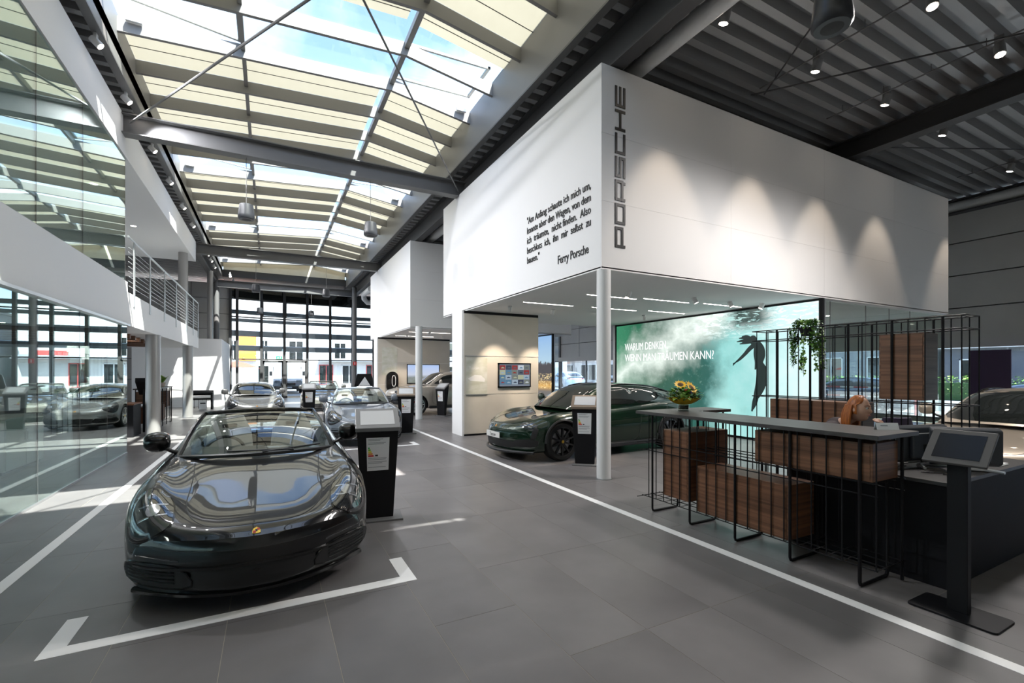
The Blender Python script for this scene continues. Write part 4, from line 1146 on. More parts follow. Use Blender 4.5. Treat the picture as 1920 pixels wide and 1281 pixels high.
n1 = fbm(m, vec, .8, 6); n2 = fbm(m, vec, 14, 4, .7); n3 = fbm(m, vec, 2.2, 6, .6, (1,1,2.4), .6)
base = ramp(m, mth(m, 'ADD', mth(m, 'DIVIDE', U, 6.5), mth(m, 'MULTIPLY', mth(m, 'SUBTRACT', n1, .5), .45)), [(0,(.03,.20,.10)),(.28,(.012,.075,.045)),(.55,(.02,.10,.085)),(.70,(.24,.54,.52)),(1,(.62,.80,.82))])
# pale foam sweeping from the upper middle down to the right
dline = mth(m, 'ADD', mth(m, 'MULTIPLY', mth(m, 'SUBTRACT', U, 1.0), .42), mth(m, 'SUBTRACT', 0, V))
band = mth(m, 'SUBTRACT', 1.0, mth(m, 'ABSOLUTE', mth(m, 'ADD', mth(m, 'ADD', dline, 1.95), mth(m, 'MULTIPLY', mth(m, 'SUBTRACT', n1, .5), 2.4))), True)
foam = mth(m, 'MULTIPLY', mth(m, 'POWER', band, 1.3), mth(m, 'ADD', .55, mth(m, 'MULTIPLY', n3, .7)), True)
c1 = mixc(m, foam, base, (.72,.80,.74))
plume = mth(m, 'MULTIPLY', mth(m, 'SUBTRACT', 1.0, mth(m, 'ABSOLUTE', mth(m, 'MULTIPLY', mth(m, 'SUBTRACT', mth(m, 'ADD', U, mth(m, 'MULTIPLY', n1, 1.0)), 4.75), 1.6)), True), mth(m, 'SUBTRACT', 1.15, mth(m, 'MULTIPLY', V, .62), True))
c1 = mixc(m, mth(m, 'MULTIPLY', plume, .6), c1, (.50,.80,.76))
# bubbles in the dark water, ripples near the surface
spk = mth(m, 'MULTIPLY', mth(m, 'GREATER_THAN', n2, .62), mth(m, 'SUBTRACT', 1, foam, True))
c1 = mixc(m, mth(m, 'MULTIPLY', spk, .16), c1, (.45,.7,.62))
rip = fbm(m, vec, 3.0, 6, .65, (1,1,4.5), 1.2)
top = mth(m, 'MULTIPLY', mth(m, 'MULTIPLY', mth(m, 'SUBTRACT', V, 2.45, True), 2.2, True), mth(m, 'MULTIPLY', mth(m, 'SUBTRACT', U, 3.0, True), 1.2, True))
c1 = mixc(m, mth(m, 'MULTIPLY', top, mth(m, 'GREATER_THAN', rip, .52)), c1, (.80,.95,.93))
dk = mth(m, 'MULTIPLY', mth(m, 'MULTIPLY', mth(m, 'SUBTRACT', V, 2.62, True), 3.5, True), mth(m, 'MULTIPLY', mth(m, 'SUBTRACT', 1, mth(m, 'ABSOLUTE', mth(m, 'MULTIPLY', mth(m, 'SUBTRACT', U, 4.85), 1.3)), True), 1.6, True))
c1 = mixc(m, mth(m, 'MULTIPLY', dk, mth(m, 'GREATER_THAN', rip, .45)), c1, (.03,.06,.055))
emit_col(m, c1, .36)
mu = lightbox('sea_mural', 'huge backlit underwater photograph with a swimmer and a slogan', 10.44, 5.66, 12.17, m)
emitter('letter_glow', (1,1,1), .34)
for txt, u0, u1, z in (('WARUM DENKEN,', .41, 2.25, 2.36), ('WENN MAN TRÄUMEN KANN?', .41, 3.86, 2.01)):
    o = text('slogan_line', txt, .33, M['letter_glow'], mu, (u0, -.022, z), (R(90),0,0), .001)
    w = max(v.co.x for v in o.data.vertices)
    for v in o.data.vertices: v.co.x *= (u1-u0)/w
mat('swimmer', (.012,.02,.02), .5, emit=(.01,.02,.02), es=.3)
def flat_tube(g, pts, rs, y=-.024):
    # flat printed silhouette following a chain of points
    L, Rr = [], []
    sp2 = spline2([(a, b, r) for (a, b), r in zip(pts, rs)], 4)
    for i, (a, b, r) in enumerate(sp2):
        p, q = sp2[max(i-1,0)], sp2[min(i+1,len(sp2)-1)]
        dx, dz = q[0]-p[0], q[1]-p[1]; l = math.hypot(dx, dz) or 1
        L.append((a-dz/l*r, y, b+dx/l*r)); Rr.append((a+dz/l*r, y, b-dx/l*r))
    g.grid([[a, b] for a, b in zip(L, Rr)])
g = G()
flat_tube(g, [(5.08,2.38),(5.14,2.22),(5.16,2.05),(5.14,1.88),(5.20,1.72),(5.21,1.60)], [.07,.13,.13,.10,.13,.12])
flat_tube(g, [(5.20,1.66),(5.16,1.40),(5.08,1.15),(5.03,.92),(4.97,.76)], [.13,.11,.075,.06,.03], -.0242)
flat_tube(g, [(5.22,1.62),(5.22,1.36),(5.12,1.12),(5.02,.98),(4.95,.70)], [.10,.09,.065,.05,.02], -.0244)
flat_tube(g, [(5.02,2.33),(4.88,2.22),(4.76,2.10),(4.62,1.98),(4.50,1.90)], [.06,.055,.045,.035,.015], -.0246)
flat_tube(g, [(5.06,2.30),(5.04,2.10),(5.06,1.90),(5.04,1.72)], [.05,.045,.035,.02], -.0248)
for a in (-.5,-.2,.1,.4): flat_tube(g, [(4.54,1.93),(4.48+.02*a,1.88+.03*a),(4.43,1.85+.07*a)], [.018,.012,.006], -.025)
g.prism([(4.98+.10*math.cos(2*PI*k/16), 2.44+.115*math.sin(2*PI*k/16)) for k in range(16)], -.0252, -.025, 'XZ')
for dx, dz in ((-.42,.02),(-.36,.10),(-.34,-.04),(-.28,.14)): flat_tube(g, [(4.96,2.42),(4.96+dx*.5,2.42+dz*.8),(4.96+dx,2.40+dz)], [.06,.04,.01], -.0254-.0002*dz)
obj('swimmer_print', g, M['swimmer'], mu)
m = print_mat('city_print')
t, sp = uv_nodes(m); V, U = sp.outputs['Z'], sp.outputs['X']; vec = t.outputs['Object']
n2 = fbm(m, vec, 6, 4, .7, (1.5,1,1)); n3 = fbm(m, vec, 26, 2, .5)
skyc = ramp(m, mth(m, 'DIVIDE', V, 3.2), [(0,(.10,.11,.13)),(.26,(.14,.13,.12)),(.33,(.55,.30,.06)),(.42,(.12,.08,.05)),(.60,(.14,.12,.13)),(.63,(.35,.50,.60)),(1,(.22,.38,.62))])
bld = mth(m, 'MULTIPLY', mth(m, 'LESS_THAN', V, mth(m, 'ADD', 1.55, mth(m, 'MULTIPLY', n2, 1.0))), mth(m, 'GREATER_THAN', V, 1.3))
cc = mixc(m, bld, skyc, (.05,.045,.05))
cc = mixc(m, mth(m, 'MULTIPLY', mth(m, 'GREATER_THAN', n3, .58), mth(m, 'MULTIPLY', mth(m, 'LESS_THAN', V, 1.6), mth(m, 'GREATER_THAN', V, .95))), cc, (.9,.7,.35))
emit_col(m, cc, .35)
lightbox('city_mural', 'backlit city skyline photograph behind the wall slab', 10.44, 16.2, 23.0, m)

# ---------------------------------------------------------------- screens and posters on the wall slabs
m = print_mat('screen_photos')
t = nd(m, 'ShaderNodeTexCoord'); vo = nd(m, 'ShaderNodeTexVoronoi'); vo.inputs['Scale'].default_value = 6.5; vo.distance = 'CHEBYCHEV'
lk(m, t.outputs['Object'], vo.inputs['Vector']); hs = nd(m, 'ShaderNodeHueSaturation'); hs.inputs['Saturation'].default_value = .55; hs.inputs['Value'].default_value = .42; lk(m, vo.outputs['Color'], hs.inputs['Color'])
emit_col(m, mixc(m, mth(m, 'MULTIPLY', fbm(m, t.outputs['Object'], 22, 4, .7), .45), hs.outputs['Color'], (.45,.52,.62)), .17)
m = print_mat('screen_car')
t, sp = uv_nodes(m)
emit_col(m, mixc(m, mth(m, 'MULTIPLY', fbm(m, t.outputs['Object'], 9, 4, .7), .5), ramp(m, mth(m, 'ADD', mth(m, 'MULTIPLY', sp.outputs['Z'], 1.2), .0), [(0,(.08,.10,.05)),(.35,(.10,.12,.10)),(.5,(.5,.55,.7)),(1,(.35,.5,.85))]), (.5,.55,.6)), .3)
def tv(label, x0, x1, y, z0, z1, m):
    o = thing('wall_screen', label, 'screen', ((x0+x1)/2, y, z0))
    w, h = (x1-x0)/2, z1-z0
    obj('bezel', G().box(-w,w,-.05,-.001,0,.035).box(-w,w,-.05,-.001,h-.035,h).box(-w,-w+.03,-.05,-.001,0,h).box(w-.03,w,-.05,-.001,0,h).box(-w+.01,w-.01,-.02,-.001,.01,h-.01), M['black_gloss'], o)
    obj('display', G().box(-w+.03,w-.03,-.044,-.02,.035,h-.035), m, o)
    return o
mat('screen_dim', (.02,.02,.025), .2, emit=(.30,.36,.45), es=.14)
scr = tv('wall screen with a grid of car photos on the near beige slab', 5.41, 6.41, 11.10, 1.24, 1.90, M['screen_dim'])
pcs = [(.10,.12,.15),(.05,.06,.09),(.26,.05,.05),(.32,.40,.48),(.55,.60,.66),(.10,.20,.30),(.18,.20,.18),(.40,.42,.30)]
for i, c_ in enumerate(pcs): emitter('photo_%d' % i, c_, .26)
r_ = random.Random(12); disp = [c for c in scr.children if c.name.startswith('display')][0]
for i in range(5):
    for j in range(4):
        x0 = -.46+.185*i+r_.uniform(-.01,.01); z0 = .085+.132*j
        obj('photo', G().box(x0, x0+.172, -.0465, -.044, z0, z0+.122), M['photo_%d' % r_.randrange(8)], disp)
        q = obj('pictured_car', G().prism([(x0+.03,z0+.035),(x0+.05,z0+.06),(x0+.09,z0+.075),(x0+.13,z0+.06),(x0+.15,z0+.035)], -.0475, -.0465, 'XZ'), M['photo_%d' % r_.randrange(8)], disp)
tv('wall screen with a car picture behind the beige off-road car', 5.75, 7.35, 21.6, 1.10, 2.02, M['screen_car'])
mat('poster_print', (.60,.60,.52), .15, coat=.6)
noisy(M['poster_print'], (.50,.51,.40), (.74,.74,.70), 2.5, 6, (1,1,2))
po = thing('wall_poster', 'pale glossy poster behind acrylic beside the near screen', 'poster', (4.80, 11.10, 1.07))
obj('sheet', G().box(-.30,.30,-.012,-.001,.0,1.0), M['poster_print'], po)
obj('top_rail', G().box(-.30,.30,-.022,-.001,.99,1.02), M['alu'], po); obj('bottom_rail', G().box(-.30,.30,-.022,-.001,-.02,.01), M['alu'], po)
text('poster_title', 'Taycan', .10, M['white_plastic'], po, (-.22,-.0135,.66), (R(90),0,0), .001)
obj('pictured_car', G().prism([(-.25,.42),(-.05,.52),(.12,.50),(.24,.40),(.22,.33),(-.18,.36)], -.0135, -.012, 'XZ'), M['white_plastic'], po)
po = thing('wall_poster', 'pale text poster beside the wall charger', 'poster', (4.95, 21.6, 1.5))
obj('sheet', G().box(-.35,.35,-.012,-.001,.0,1.3), M['poster_print'], po)
wc = thing('wall_charger', 'oval black wall charger unit with a white ring', 'charger', (5.05, 21.6, .72))
obj('housing', G().prism(rrect(-.27,.27,0,.95,.26,6), -.14, -.001, 'XZ'), M['black_gloss'], wc, bevel=.03)
obj('ring', G().tube([(x*.28+.06,-.145,.52+z*.6) for x, z in rrect(-.28,.28,-.42,.42,.27,5)], .014, 6, True), M['white_plastic'], wc)

# ---------------------------------------------------------------- information stands
mat('paper', (.78,.79,.80), .6)
mat('bronze', (.30,.24,.19), .4, metal=.6)
mat('stand_grey', (.22,.22,.225), .4, metal=.3)
mat('stand_dark', (.075,.072,.07), .45)
mat('tablet_glass', (.003,.003,.004), .2, spec=.18)
for nm, c in (('lab_green',(.02,.35,.08)),('lab_lime',(.25,.55,.04)),('lab_yellow',(.8,.68,.03)),('lab_orange',(.75,.28,.02)),('lab_red',(.6,.04,.03))): mat(nm, c, .6)
mat('print_grey', (.30,.31,.33), .6)
def stand(label, loc, rz, head='stand_grey'):
    o = thing('information_stand', label, 'stand', loc, rz, 'car information stands')
    obj('body', G().hexa([(-.17,-.05,.02),(.17,-.05,.02),(.17,.05,.02),(-.17,.05,.02),(-.225,-.10,1.02),(.225,-.10,1.02),(.225,.16,1.20),(-.225,.16,1.20)]), M['black_powder'], o, bevel=.004)
    hd = obj('head', G().hexa([(-.24,-.125,1.0),(.24,-.125,1.0),(.24,.17,1.195),(-.24,.17,1.195),(-.24,-.135,1.045),(.24,-.135,1.045),(.24,.16,1.24),(-.24,.16,1.24)]), M[head], o, bevel=.006)
    def tp(a, b, h): # point on the sloping face
        n = Vector((0,-.551,.834)); base = Vector((a, -.135+.295*b, 1.045+.195*b)); return tuple(base+n*h)
    obj('display', G().hexa([tp(-.185,.16,-.004),tp(.185,.16,-.004),tp(.185,.86,-.004),tp(-.185,.86,-.004),tp(-.185,.16,.003),tp(.185,.16,.003),tp(.185,.86,.003),tp(-.185,.86,.003)]), M['stand_display'], hd)
    def fp(a, z, h): # point on the front face
        t = (z-.02)/1.0; return (a, -.05-.05*t-h, z)
    sh = obj('data_sheet', G().hexa([fp(-.115,.56,.0),fp(.115,.56,.0),fp(.115,.56,.003),fp(-.115,.56,.003),fp(-.125,.93,.0),fp(.125,.93,.0),fp(.125,.93,.003),fp(-.125,.93,.003)]), M['paper'], o)
    for i, c in enumerate(('lab_green','lab_lime','lab_yellow','lab_orange','lab_red')):
        z = .815-.022*i; w = .015+.011*i
        obj('energy_bar', G().hexa([fp(-.105,z-.009,.003),fp(-.105+w,z-.009,.003),fp(-.105+w,z-.009,.0045),fp(-.105,z-.009,.0045),fp(-.105,z+.009,.003),fp(-.105+w,z+.009,.003),fp(-.105+w,z+.009,.0045),fp(-.105,z+.009,.0045)]), M[c], sh)
    for i in range(9):
        z = [.915,.90,.875,.86,.70,.685,.66,.645,.60][i]; w = [.16,.13,.19,.17,.2,.19,.2,.15,.19][i]
        obj('text_row', G().hexa([fp(-.105,z-.003,.003),fp(-.105+w,z-.003,.003),fp(-.105+w,z-.003,.004),fp(-.105,z-.003,.004),fp(-.105,z+.003,.003),fp(-.105+w,z+.003,.003),fp(-.105+w,z+.003,.004),fp(-.105,z+.003,.004)]), M['print_grey'], sh)
    obj('class_arrow', G().hexa([fp(-.03,.722,.003),fp(.0,.722,.003),fp(.0,.722,.0045),fp(-.03,.722,.0045),fp(-.03,.738,.003),fp(.0,.738,.003),fp(.0,.738,.0045),fp(-.03,.738,.0045)]), M['ink'], sh)
    obj('base_plate', G().box(-.21,.27,-.16,.22,0,.02), M['mid_steel'], o, bevel=.004)
    return o
mat('stand_display', (.35,.36,.37), .12, emit=(.6,.62,.65), es=.07)
stand('black information stand with data sheet right of the black open car', (1.09, 5.36, 0), R(-8))
stand('black information stand with bronze head right of the blue-grey car', (3.27, 12.35, 0), R(-14), 'bronze')
stand('black information stand with bronze head behind the white corner column', (5.02, 6.72, 0), R(-42), 'bronze')
stand('distant information stand between the two silver cars', (1.28, 18.3, 0), R(-4))
stand('slanted information stand beside the wheel of the beige off-road car', (5.75, 16.6, 0), R(-60))

# ---------------------------------------------------------------- reception counter in a wire frame
ct = thing('reception_counter', 'black topped reception counter on a wire frame with walnut boxes', 'counter', (4.25, 3.0, 0))
def cobj(nm, g, m, par=ct, **kw):
    o = obj(nm, g, M[m], par, **kw)
    if par is ct: o.location = (-4.25, -3.0, 0)
    return o
noisy(mat('counter_top', (.05,.045,.045), .38), (.040,.036,.035), (.060,.054,.052), 6, 6)
cobj('top', G().prism([(4.0,1.76),(4.64,1.76),(4.64,3.92),(5.24,3.92),(5.24,4.32),(4.0,4.32)], 1.155, 1.19), 'counter_top', bevel=.003)
for y in (1.90, 2.44, 2.98, 3.53, 4.08):
    cobj('frame_leg', G().tube([(4.04,y,1.155),(4.04,y,.04),(4.05,y,.018),(4.07,y,.012),(4.43,y,.012),(4.45,y,.018),(4.46,y,.04),(4.46,y,1.155)], .0125, 8), 'black_powder', smooth=True)
cobj('frame_leg', G().tube([(4.46,1.80,1.155),(4.46,1.80,.012)], .0125, 8), 'black_powder', smooth=True)
cobj('frame_leg', G().tube([(5.15,3.97,1.155),(5.15,3.97,.012),(5.15,4.27,.012),(5.15,4.27,1.155)], .0125, 8), 'black_powder')
for k in range(21):
    y = 1.79+.1365*k*.86
    if min(abs(y-q) for q in (1.90,2.44,2.98,3.53,4.08)) < .04: continue
    cobj('wire', G().tube([(4.04,y,1.155),(4.04,y,.165),(4.46,y,.165)], .0055, 6), 'black_powder')
for k in range(18):
    cobj('rear_wire', G().tube([(4.46,1.85+.137*k,1.155),(4.46,1.85+.137*k,.165)], .005, 6), 'black_powder')
for k in range(6): cobj('wing_wire', G().tube([(4.60+.11*k,4.27,1.155),(4.60+.11*k,4.27,.165)], .005, 6), 'black_powder')
for z in (.165, .725, .82):
    for x in (4.04, 4.18, 4.32, 4.46):
        if z == .725 and x in (4.18, 4.32): continue
        cobj('long_rod', G().tube([(x,1.78,z),(x,4.25,z)], .005, 6), 'black_powder')
for z in (.165, .725, .82):
    cobj('end_rod', G().tube([(3.93,4.22,z),(4.60,4.22,z)], .005, 6), 'black_powder')
def wood_box(x0,x1,y0,y1,z0,z1, par=ct, lip=.012, loc=None):
    b = cobj('wood_box', G().box(x0,x1,y0,y1,z0,z1), 'walnut', par, bevel=.003)
    if loc: b.location = loc
    obj('front_panel', G().box(x0-.004,x0,y0+.018,y1-.018,z0+.018,z1-.018), M['walnut'], b)
    return b
wood_box(4.055,4.70,3.56,3.93,.24,1.0)
wood_box(4.055,4.44,2.46,3.45,.175,.66)
wood_box(4.055,4.44,1.82,2.78,.825,1.12)
# black desk behind
dk = thing('desk', 'black reception desk with dark panels behind the counter', 'desk', (5.4, 2.1, 0))
obj('side_panel', G().box(-.82,-.79,-.54,.65,.0,.79), M['black_lam'], dk); obj('front_panel', G().box(-.79,1.0,-.54,-.51,.0,.79), M['black_lam'], dk)
obj('top', G().prism([(-.83,-.55),(1.0,-.55),(1.0,-.30),(.30,-.30),(.30,.2),(-.83,.2)], .79, .82), M['counter_top'], dk, bevel=.003)
# monitors seen from behind
def monitor(label, x, y, rz, w=.62, h=.34, z0=.72):
    o = thing('monitor', label, 'monitor', (x, y, z0), rz)
    obj('shell', G().hexa([(-w/2,-.015,.13),(w/2,-.015,.13),(w/2,.03,.16),(-w/2,.03,.16),(-w/2,-.015,.13+h),(w/2,-.015,.13+h),(w/2,.03,.10+h),(-w/2,.03,.10+h)]), M['monitor_grey'], o, bevel=.01)
    obj('display', G().box(-w/2+.012,w/2-.012,-.018,-.014,.145,.115+h), M['black_gloss'], o)
    obj('rear_housing', G().box(-.16,.16,.03,.065,.17,.40), M['monitor_grey'], o, bevel=.015)
    obj('neck', G().hexa([(-.035,.03,.10),(.035,.03,.10),(.035,.055,.10),(-.035,.055,.10),(-.035,.05,.30),(.035,.05,.30),(.035,.075,.30),(-.035,.075,.30)]), M['black_plastic'], o, bevel=.006)
    for s in (-1,1): obj('foot', G().tube([(0,.045,.122),(s*.10,.07,.118),(s*.17,.17,.116)], [.022,.018,.012], 8), M['alu'], o, smooth=True)
    return o
mat('monitor_grey', (.03,.036,.045), .45)
monitor('dark monitor behind the counter end, seen from the back', 5.22, 1.98, R(165))
monitor('dark monitor behind the tablet stand, seen from the back and side', 5.32, 1.70, R(140), .52, .34)
obj('badge', G().blob((-.20,.04,.20),(.022,.006,.022)), mat('badge_blue',(.05,.25,.7),.4), bpy.data.objects['monitor'])
for i, (pts, lab) in enumerate((([(4.86,1.83,.826),(4.98,1.72,.827),(5.10,1.80,.84),(5.02,1.92,.826),(4.80,1.95,.827)],'black monitor cable looped on the desk nearest its edge'), ([(4.76,2.05,.827),(4.90,1.95,.85),(5.00,2.10,.827),(5.20,1.95,.86)],'black cable hanging behind the dark monitor'), ([(4.90,1.70,.826),(5.05,1.62,.826),(5.22,1.75,.85),(5.30,1.66,.826)],'black cable lying under the tablet stand'))):
    tag(obj('cable', G().tube(spline2(pts,5), .005, 6), M['black_plastic']), lab, 'cable')
tag(obj('note_pad', G().box(4.93,5.05,1.62,1.69,.82,.83), M['lab_yellow'], rot=(0,0,0)), 'yellow note pad on the black desk', 'note pad')
tag(obj('paper_stack', G().box(5.72,5.94,1.60,1.70,.82,.832).box(5.73,5.95,1.605,1.705,.832,.838), M['paper']), 'white paper stack on the black desk edge', 'paper')
# name sign
sn = thing('name_sign', 'white folded name sign standing on the counter end', 'sign', (4.52, 1.93, 1.19), R(-38)); sn.scale = (.74,.74,.74)
obj('face', G().hexa([(-.11,-.035,0),(.11,-.035,0),(.11,-.031,0),(-.11,-.031,0),(-.11,-.004,.075),(.11,-.004,.075),(.11,0,.075),(-.11,0,.075)]), M['paper'], sn)
obj('back_leaf', G().hexa([(-.11,.031,0),(.11,.031,0),(.11,.035,0),(-.11,.035,0),(-.11,0,.075),(.11,0,.075),(.11,.004,.075),(-.11,.004,.075)]), M['paper'], sn)
obj('text_row', G().hexa([(-.07,-.0215,.042),(-.0,-.0215,.042),(-.0,-.02,.042),(-.07,-.02,.042),(-.07,-.0185,.051),(-.0,-.0185,.051),(-.0,-.017,.051),(-.07,-.017,.051)]), M['print_grey'], sn)
# tablet kiosk
kk = thing('tablet_stand', 'black floor stand with a slanted framed tablet beside the desk', 'stand', (4.22, 1.38, 0))
obj('base_plate', G().prism(rrect(-.16,.16,-.235,.235,.03), 0, .014), M['black_powder'], kk, bevel=.003)
obj('post', G().box(-.03,.03,-.055,.055,.014,1.10), M['black_powder'], kk, bevel=.004)
tb = obj('tablet_frame', G().hexa([(-.10,-.17,1.045),(-.10,.17,1.045),(-.09,.17,1.030),(-.09,-.17,1.030),(.10,-.17,1.255),(.10,.17,1.255),(.115,.17,1.240),(.115,-.17,1.240)]), M['stand_dark'], kk, bevel=.003)
obj('screen', G().hexa([(-.073,-.125,1.077),(-.073,.125,1.077),(-.07,.125,1.070),(-.07,-.125,1.070),(.073,-.125,1.23),(.073,.125,1.23),(.076,.125,1.223),(.076,-.125,1.223)]), M['tablet_glass'], tb)
# rear wire rack
rk = thing('wire_rack', 'tall black wire rack with walnut boxes behind the receptionist', 'rack', (5.9, 2.9, 0))
def robj(nm, g, m, **kw):
    o = obj(nm, g, M[m], rk, **kw); o.location = (-5.9, -2.9, 0); return o
ys = [1.86+.137*k for k in range(16)]
for i, y in enumerate(ys):
    th = i % 3 == 1
    robj('upright' if th else 'wire', G().tube([(5.75,y,2.205),(5.75,y,.0 if th else .16)], .0125 if th else .0055, 6), 'black_powder')
    robj('rear_upright' if i % 4 == 2 else 'rear_wire', G().tube([(6.05,y+.04,2.205),(6.05,y+.04,.0 if i % 4 == 2 else .16)], .011 if i % 4 == 2 else .0055, 6), 'black_powder')
    if i % 2 == 0: robj('cross_rod', G().tube([(5.75,y,2.2),(6.05,y+.04,2.2)], .005, 6), 'black_powder')
for z in (2.205, 2.08, 1.345, .75, .165):
    for x in (5.75, 6.05): robj('long_rod', G().tube([(x,1.83,z),(x,3.98,z)], .0065, 6), 'black_powder')
    for y in (1.83, 3.98): robj('end_rod', G().tube([(5.75,y,z),(6.05,y,z)], .006, 6), 'black_powder')
for y in (1.83, 3.98): robj('end_wire', G().tube([(6.05,y,2.205),(6.05,y,.165)], .006, 6), 'black_powder')
def rbox(y0,y1,z0,z1):
    b = robj('wood_box', G().box(5.765,6.04,y0,y1,z0,z1), 'walnut', bevel=.003)
    obj('front_panel', G().box(5.761,5.765,y0+.018,y1-.018,z0+.018,z1-.018), M['walnut'], b)
    obj('side_veneer', G().box(5.768,6.037,y0-.003,y0,z0+.003,z1-.003), M['walnut_side'], b)
rbox(2.14,2.53,1.38,2.06); rbox(2.70,3.74,.80,1.32)

# hanging plant on the rack
mat('leaf_green', (.10,.25,.03), .5); mat('leaf_light', (.25,.42,.07), .5); mat('leaf_dark', (.03,.10,.02), .5); mat('soil', (.04,.03,.02), .9)
def leaf(g, p, d, l, w, mi=0, droop=.3):
    p = Vector(p); d = Vector(d).normalized(); s = d.cross(Vector((0,0,1)))
    s = s.normalized() if s.length > .01 else Vector((1,0,0)); up = s.cross(d)
    a = p+d*l*.5+s*w*.5+up*w*.1; b = p+d*l*.5-s*w*.5+up*w*.1; c = p+d*l-up*l*droop; m_ = p+d*l*.5
    g.add([p, a, c, b, m_], [(0,4,1),(4,2,1),(0,3,4),(4,3,2)], mi)
pl = thing('hanging_plant', 'trailing green plant hanging from the top of the wire rack', 'plant', (5.86, 3.33, 2.205))
obj('pot', G().lathe([(.06,-.10),(.085,0),(.075,0),(.07,-.02),(0,-.02)], n=18), M['black_plastic'], pl)
rnd = random.Random(5)
def plant_cloud(name, par, n, f, mats, seed):
    g = G(); r = random.Random(seed)
    for i in range(n):
        p, d, l = f(r, i)
        leaf(g, p, d, l, l*.7, i % len(mats))
    o = obj(name, g, [M[x] for x in mats], par); return o
def trail(r, i):
    s = i % 14; a = 2*PI*s/14+.3*math.sin(s); top = .10
    t = r.random(); ln = [.30,.62,.25,.45,.55,.22,.5,.66,.35,.58,.28,.48,.6,.4][s]
    rad = .06+.10*min(1, t*3)
    z = .10*(1-(min(1,t*3)-.35)**2*2) - ln*max(0, t-.12)
    p = (rad*math.cos(a)*.8+r.uniform(-.02,.02), rad*math.sin(a)*1.0+r.uniform(-.03,.03), z+r.uniform(-.01,.01))
    d = (math.cos(a)+r.uniform(-.8,.8), math.sin(a)+r.uniform(-.8,.8), r.uniform(-.9,.4)); return p, d, r.uniform(.035,.055)
plant_cloud('foliage', pl, 1100, trail, ['leaf_green','leaf_light','leaf_dark','leaf_green'], 3)['kind'] = 'stuff'
g = G()
for s in range(14):
    a = 2*PI*s/14+.3*math.sin(s); ln = [.30,.62,.25,.45,.55,.22,.5,.66,.35,.58,.28,.48,.6,.4][s]
    g.tube(spline2([(0,0,0),(.08*math.cos(a)*.8,.08*math.sin(a),.07),(.15*math.cos(a)*.8,.15*math.sin(a),-.1*ln),(.16*math.cos(a)*.8,.16*math.sin(a),-ln*.9)],3), .002, 4)
obj('vine', g, M['leaf_dark'], pl)

# flowers on the counter
fl = thing('flower_arrangement', 'bunch of sunflowers in a glass wrapped in yellow paper on the counter', 'flowers', (4.56, 4.08, 1.19))
obj('vase', G().lathe([(.0,0),(.068,0),(.072,.09),(.066,.09),(.062,.012),(0,.012)], n=24), M['clear_glass'], fl, smooth=True)
obj('water', G().lathe([(0,.013),(.060,.013),(.063,.065),(0,.065)], n=20), mat('vase_water',(.05,.04,.02),.15), fl)
mat('yellow_paper', (.80,.50,.02), .6); mat('petal', (.90,.50,.015), .5); mat('flower_brown', (.10,.04,.01), .8); mat('flower_red', (.5,.02,.03), .5); mat('flower_blue', (.16,.15,.28), .6)
rows = []
for i, (r_, z) in enumerate(((.05,.07),(.09,.085),(.15,.115),(.20,.155))):
    rows.append([(r_*(1+.12*math.sin(k*2.4)*(i/3))*math.cos(2*PI*k/28), r_*(1+.12*math.sin(k*2.4)*(i/3))*math.sin(2*PI*k/28), z+.018*(i/3)*math.cos(k*2.9)) for k in range(28)])
obj('wrapping_paper', G().grid(rows, True), M['yellow_paper'], fl, smooth=True)
def bq(r, i):
    a = r.uniform(0, 2*PI); t = r.random(); rad = .17*math.sqrt(r.random()); z = .13+.17*r.random()*(1-rad*2.6)
    return (rad*math.cos(a), rad*math.sin(a), z), (math.cos(a)*.8, math.sin(a)*.8, r.uniform(.0,1.0)), r.uniform(.05,.09)
plant_cloud('greenery', fl, 260, bq, ['leaf_dark','leaf_green','leaf_dark','leaf_light'], 9)['kind'] = 'stuff'
def sunflower(c, n_, r_):
    c = Vector(c); n_ = Vector(n_).normalized(); u = n_.orthogonal().normalized(); v = n_.cross(u)
    g = G()
    for k in range(22):
        a = 2*PI*k/22; d = u*math.cos(a)+v*math.sin(a); s = n_.cross(d)
        rr = r_*(1 if k % 2 else .86)
        g.add([c+d*r_*.35, c+d*rr*.7+s*r_*.13+n_*.006, c+d*rr+n_*.012, c+d*rr*.7-s*r_*.13+n_*.006], [(0,1,2,3)])
    f = obj('sunflower', g, M['petal'], fl)
    obj('flower_head', G().add([c+n_*.008+(u*math.cos(2*PI*k/14)+v*math.sin(2*PI*k/14))*r_*.38 for k in range(14)]+[c+n_*.02], [(k,(k+1) % 14,14) for k in range(14)]), M['flower_brown'], f)
sunflower((.05,-.08,.275), (.2,-.75,.55), .11); sunflower((-.03,.02,.315), (-.35,-.5,.8), .085); sunflower((.12,-.05,.20),(.5,-.8,.3),.075)
for c, m_, r_ in (((-.05,-.08,.245),'flower_red',.024),((-.02,-.12,.225),'flower_blue',.026),((-.10,-.09,.19),'leaf_light',.04),((-.14,-.03,.23),'flower_blue',.02)):
    obj('bloom', G().blob(c, r_, 10, 6), M[m_], fl, smooth=True)

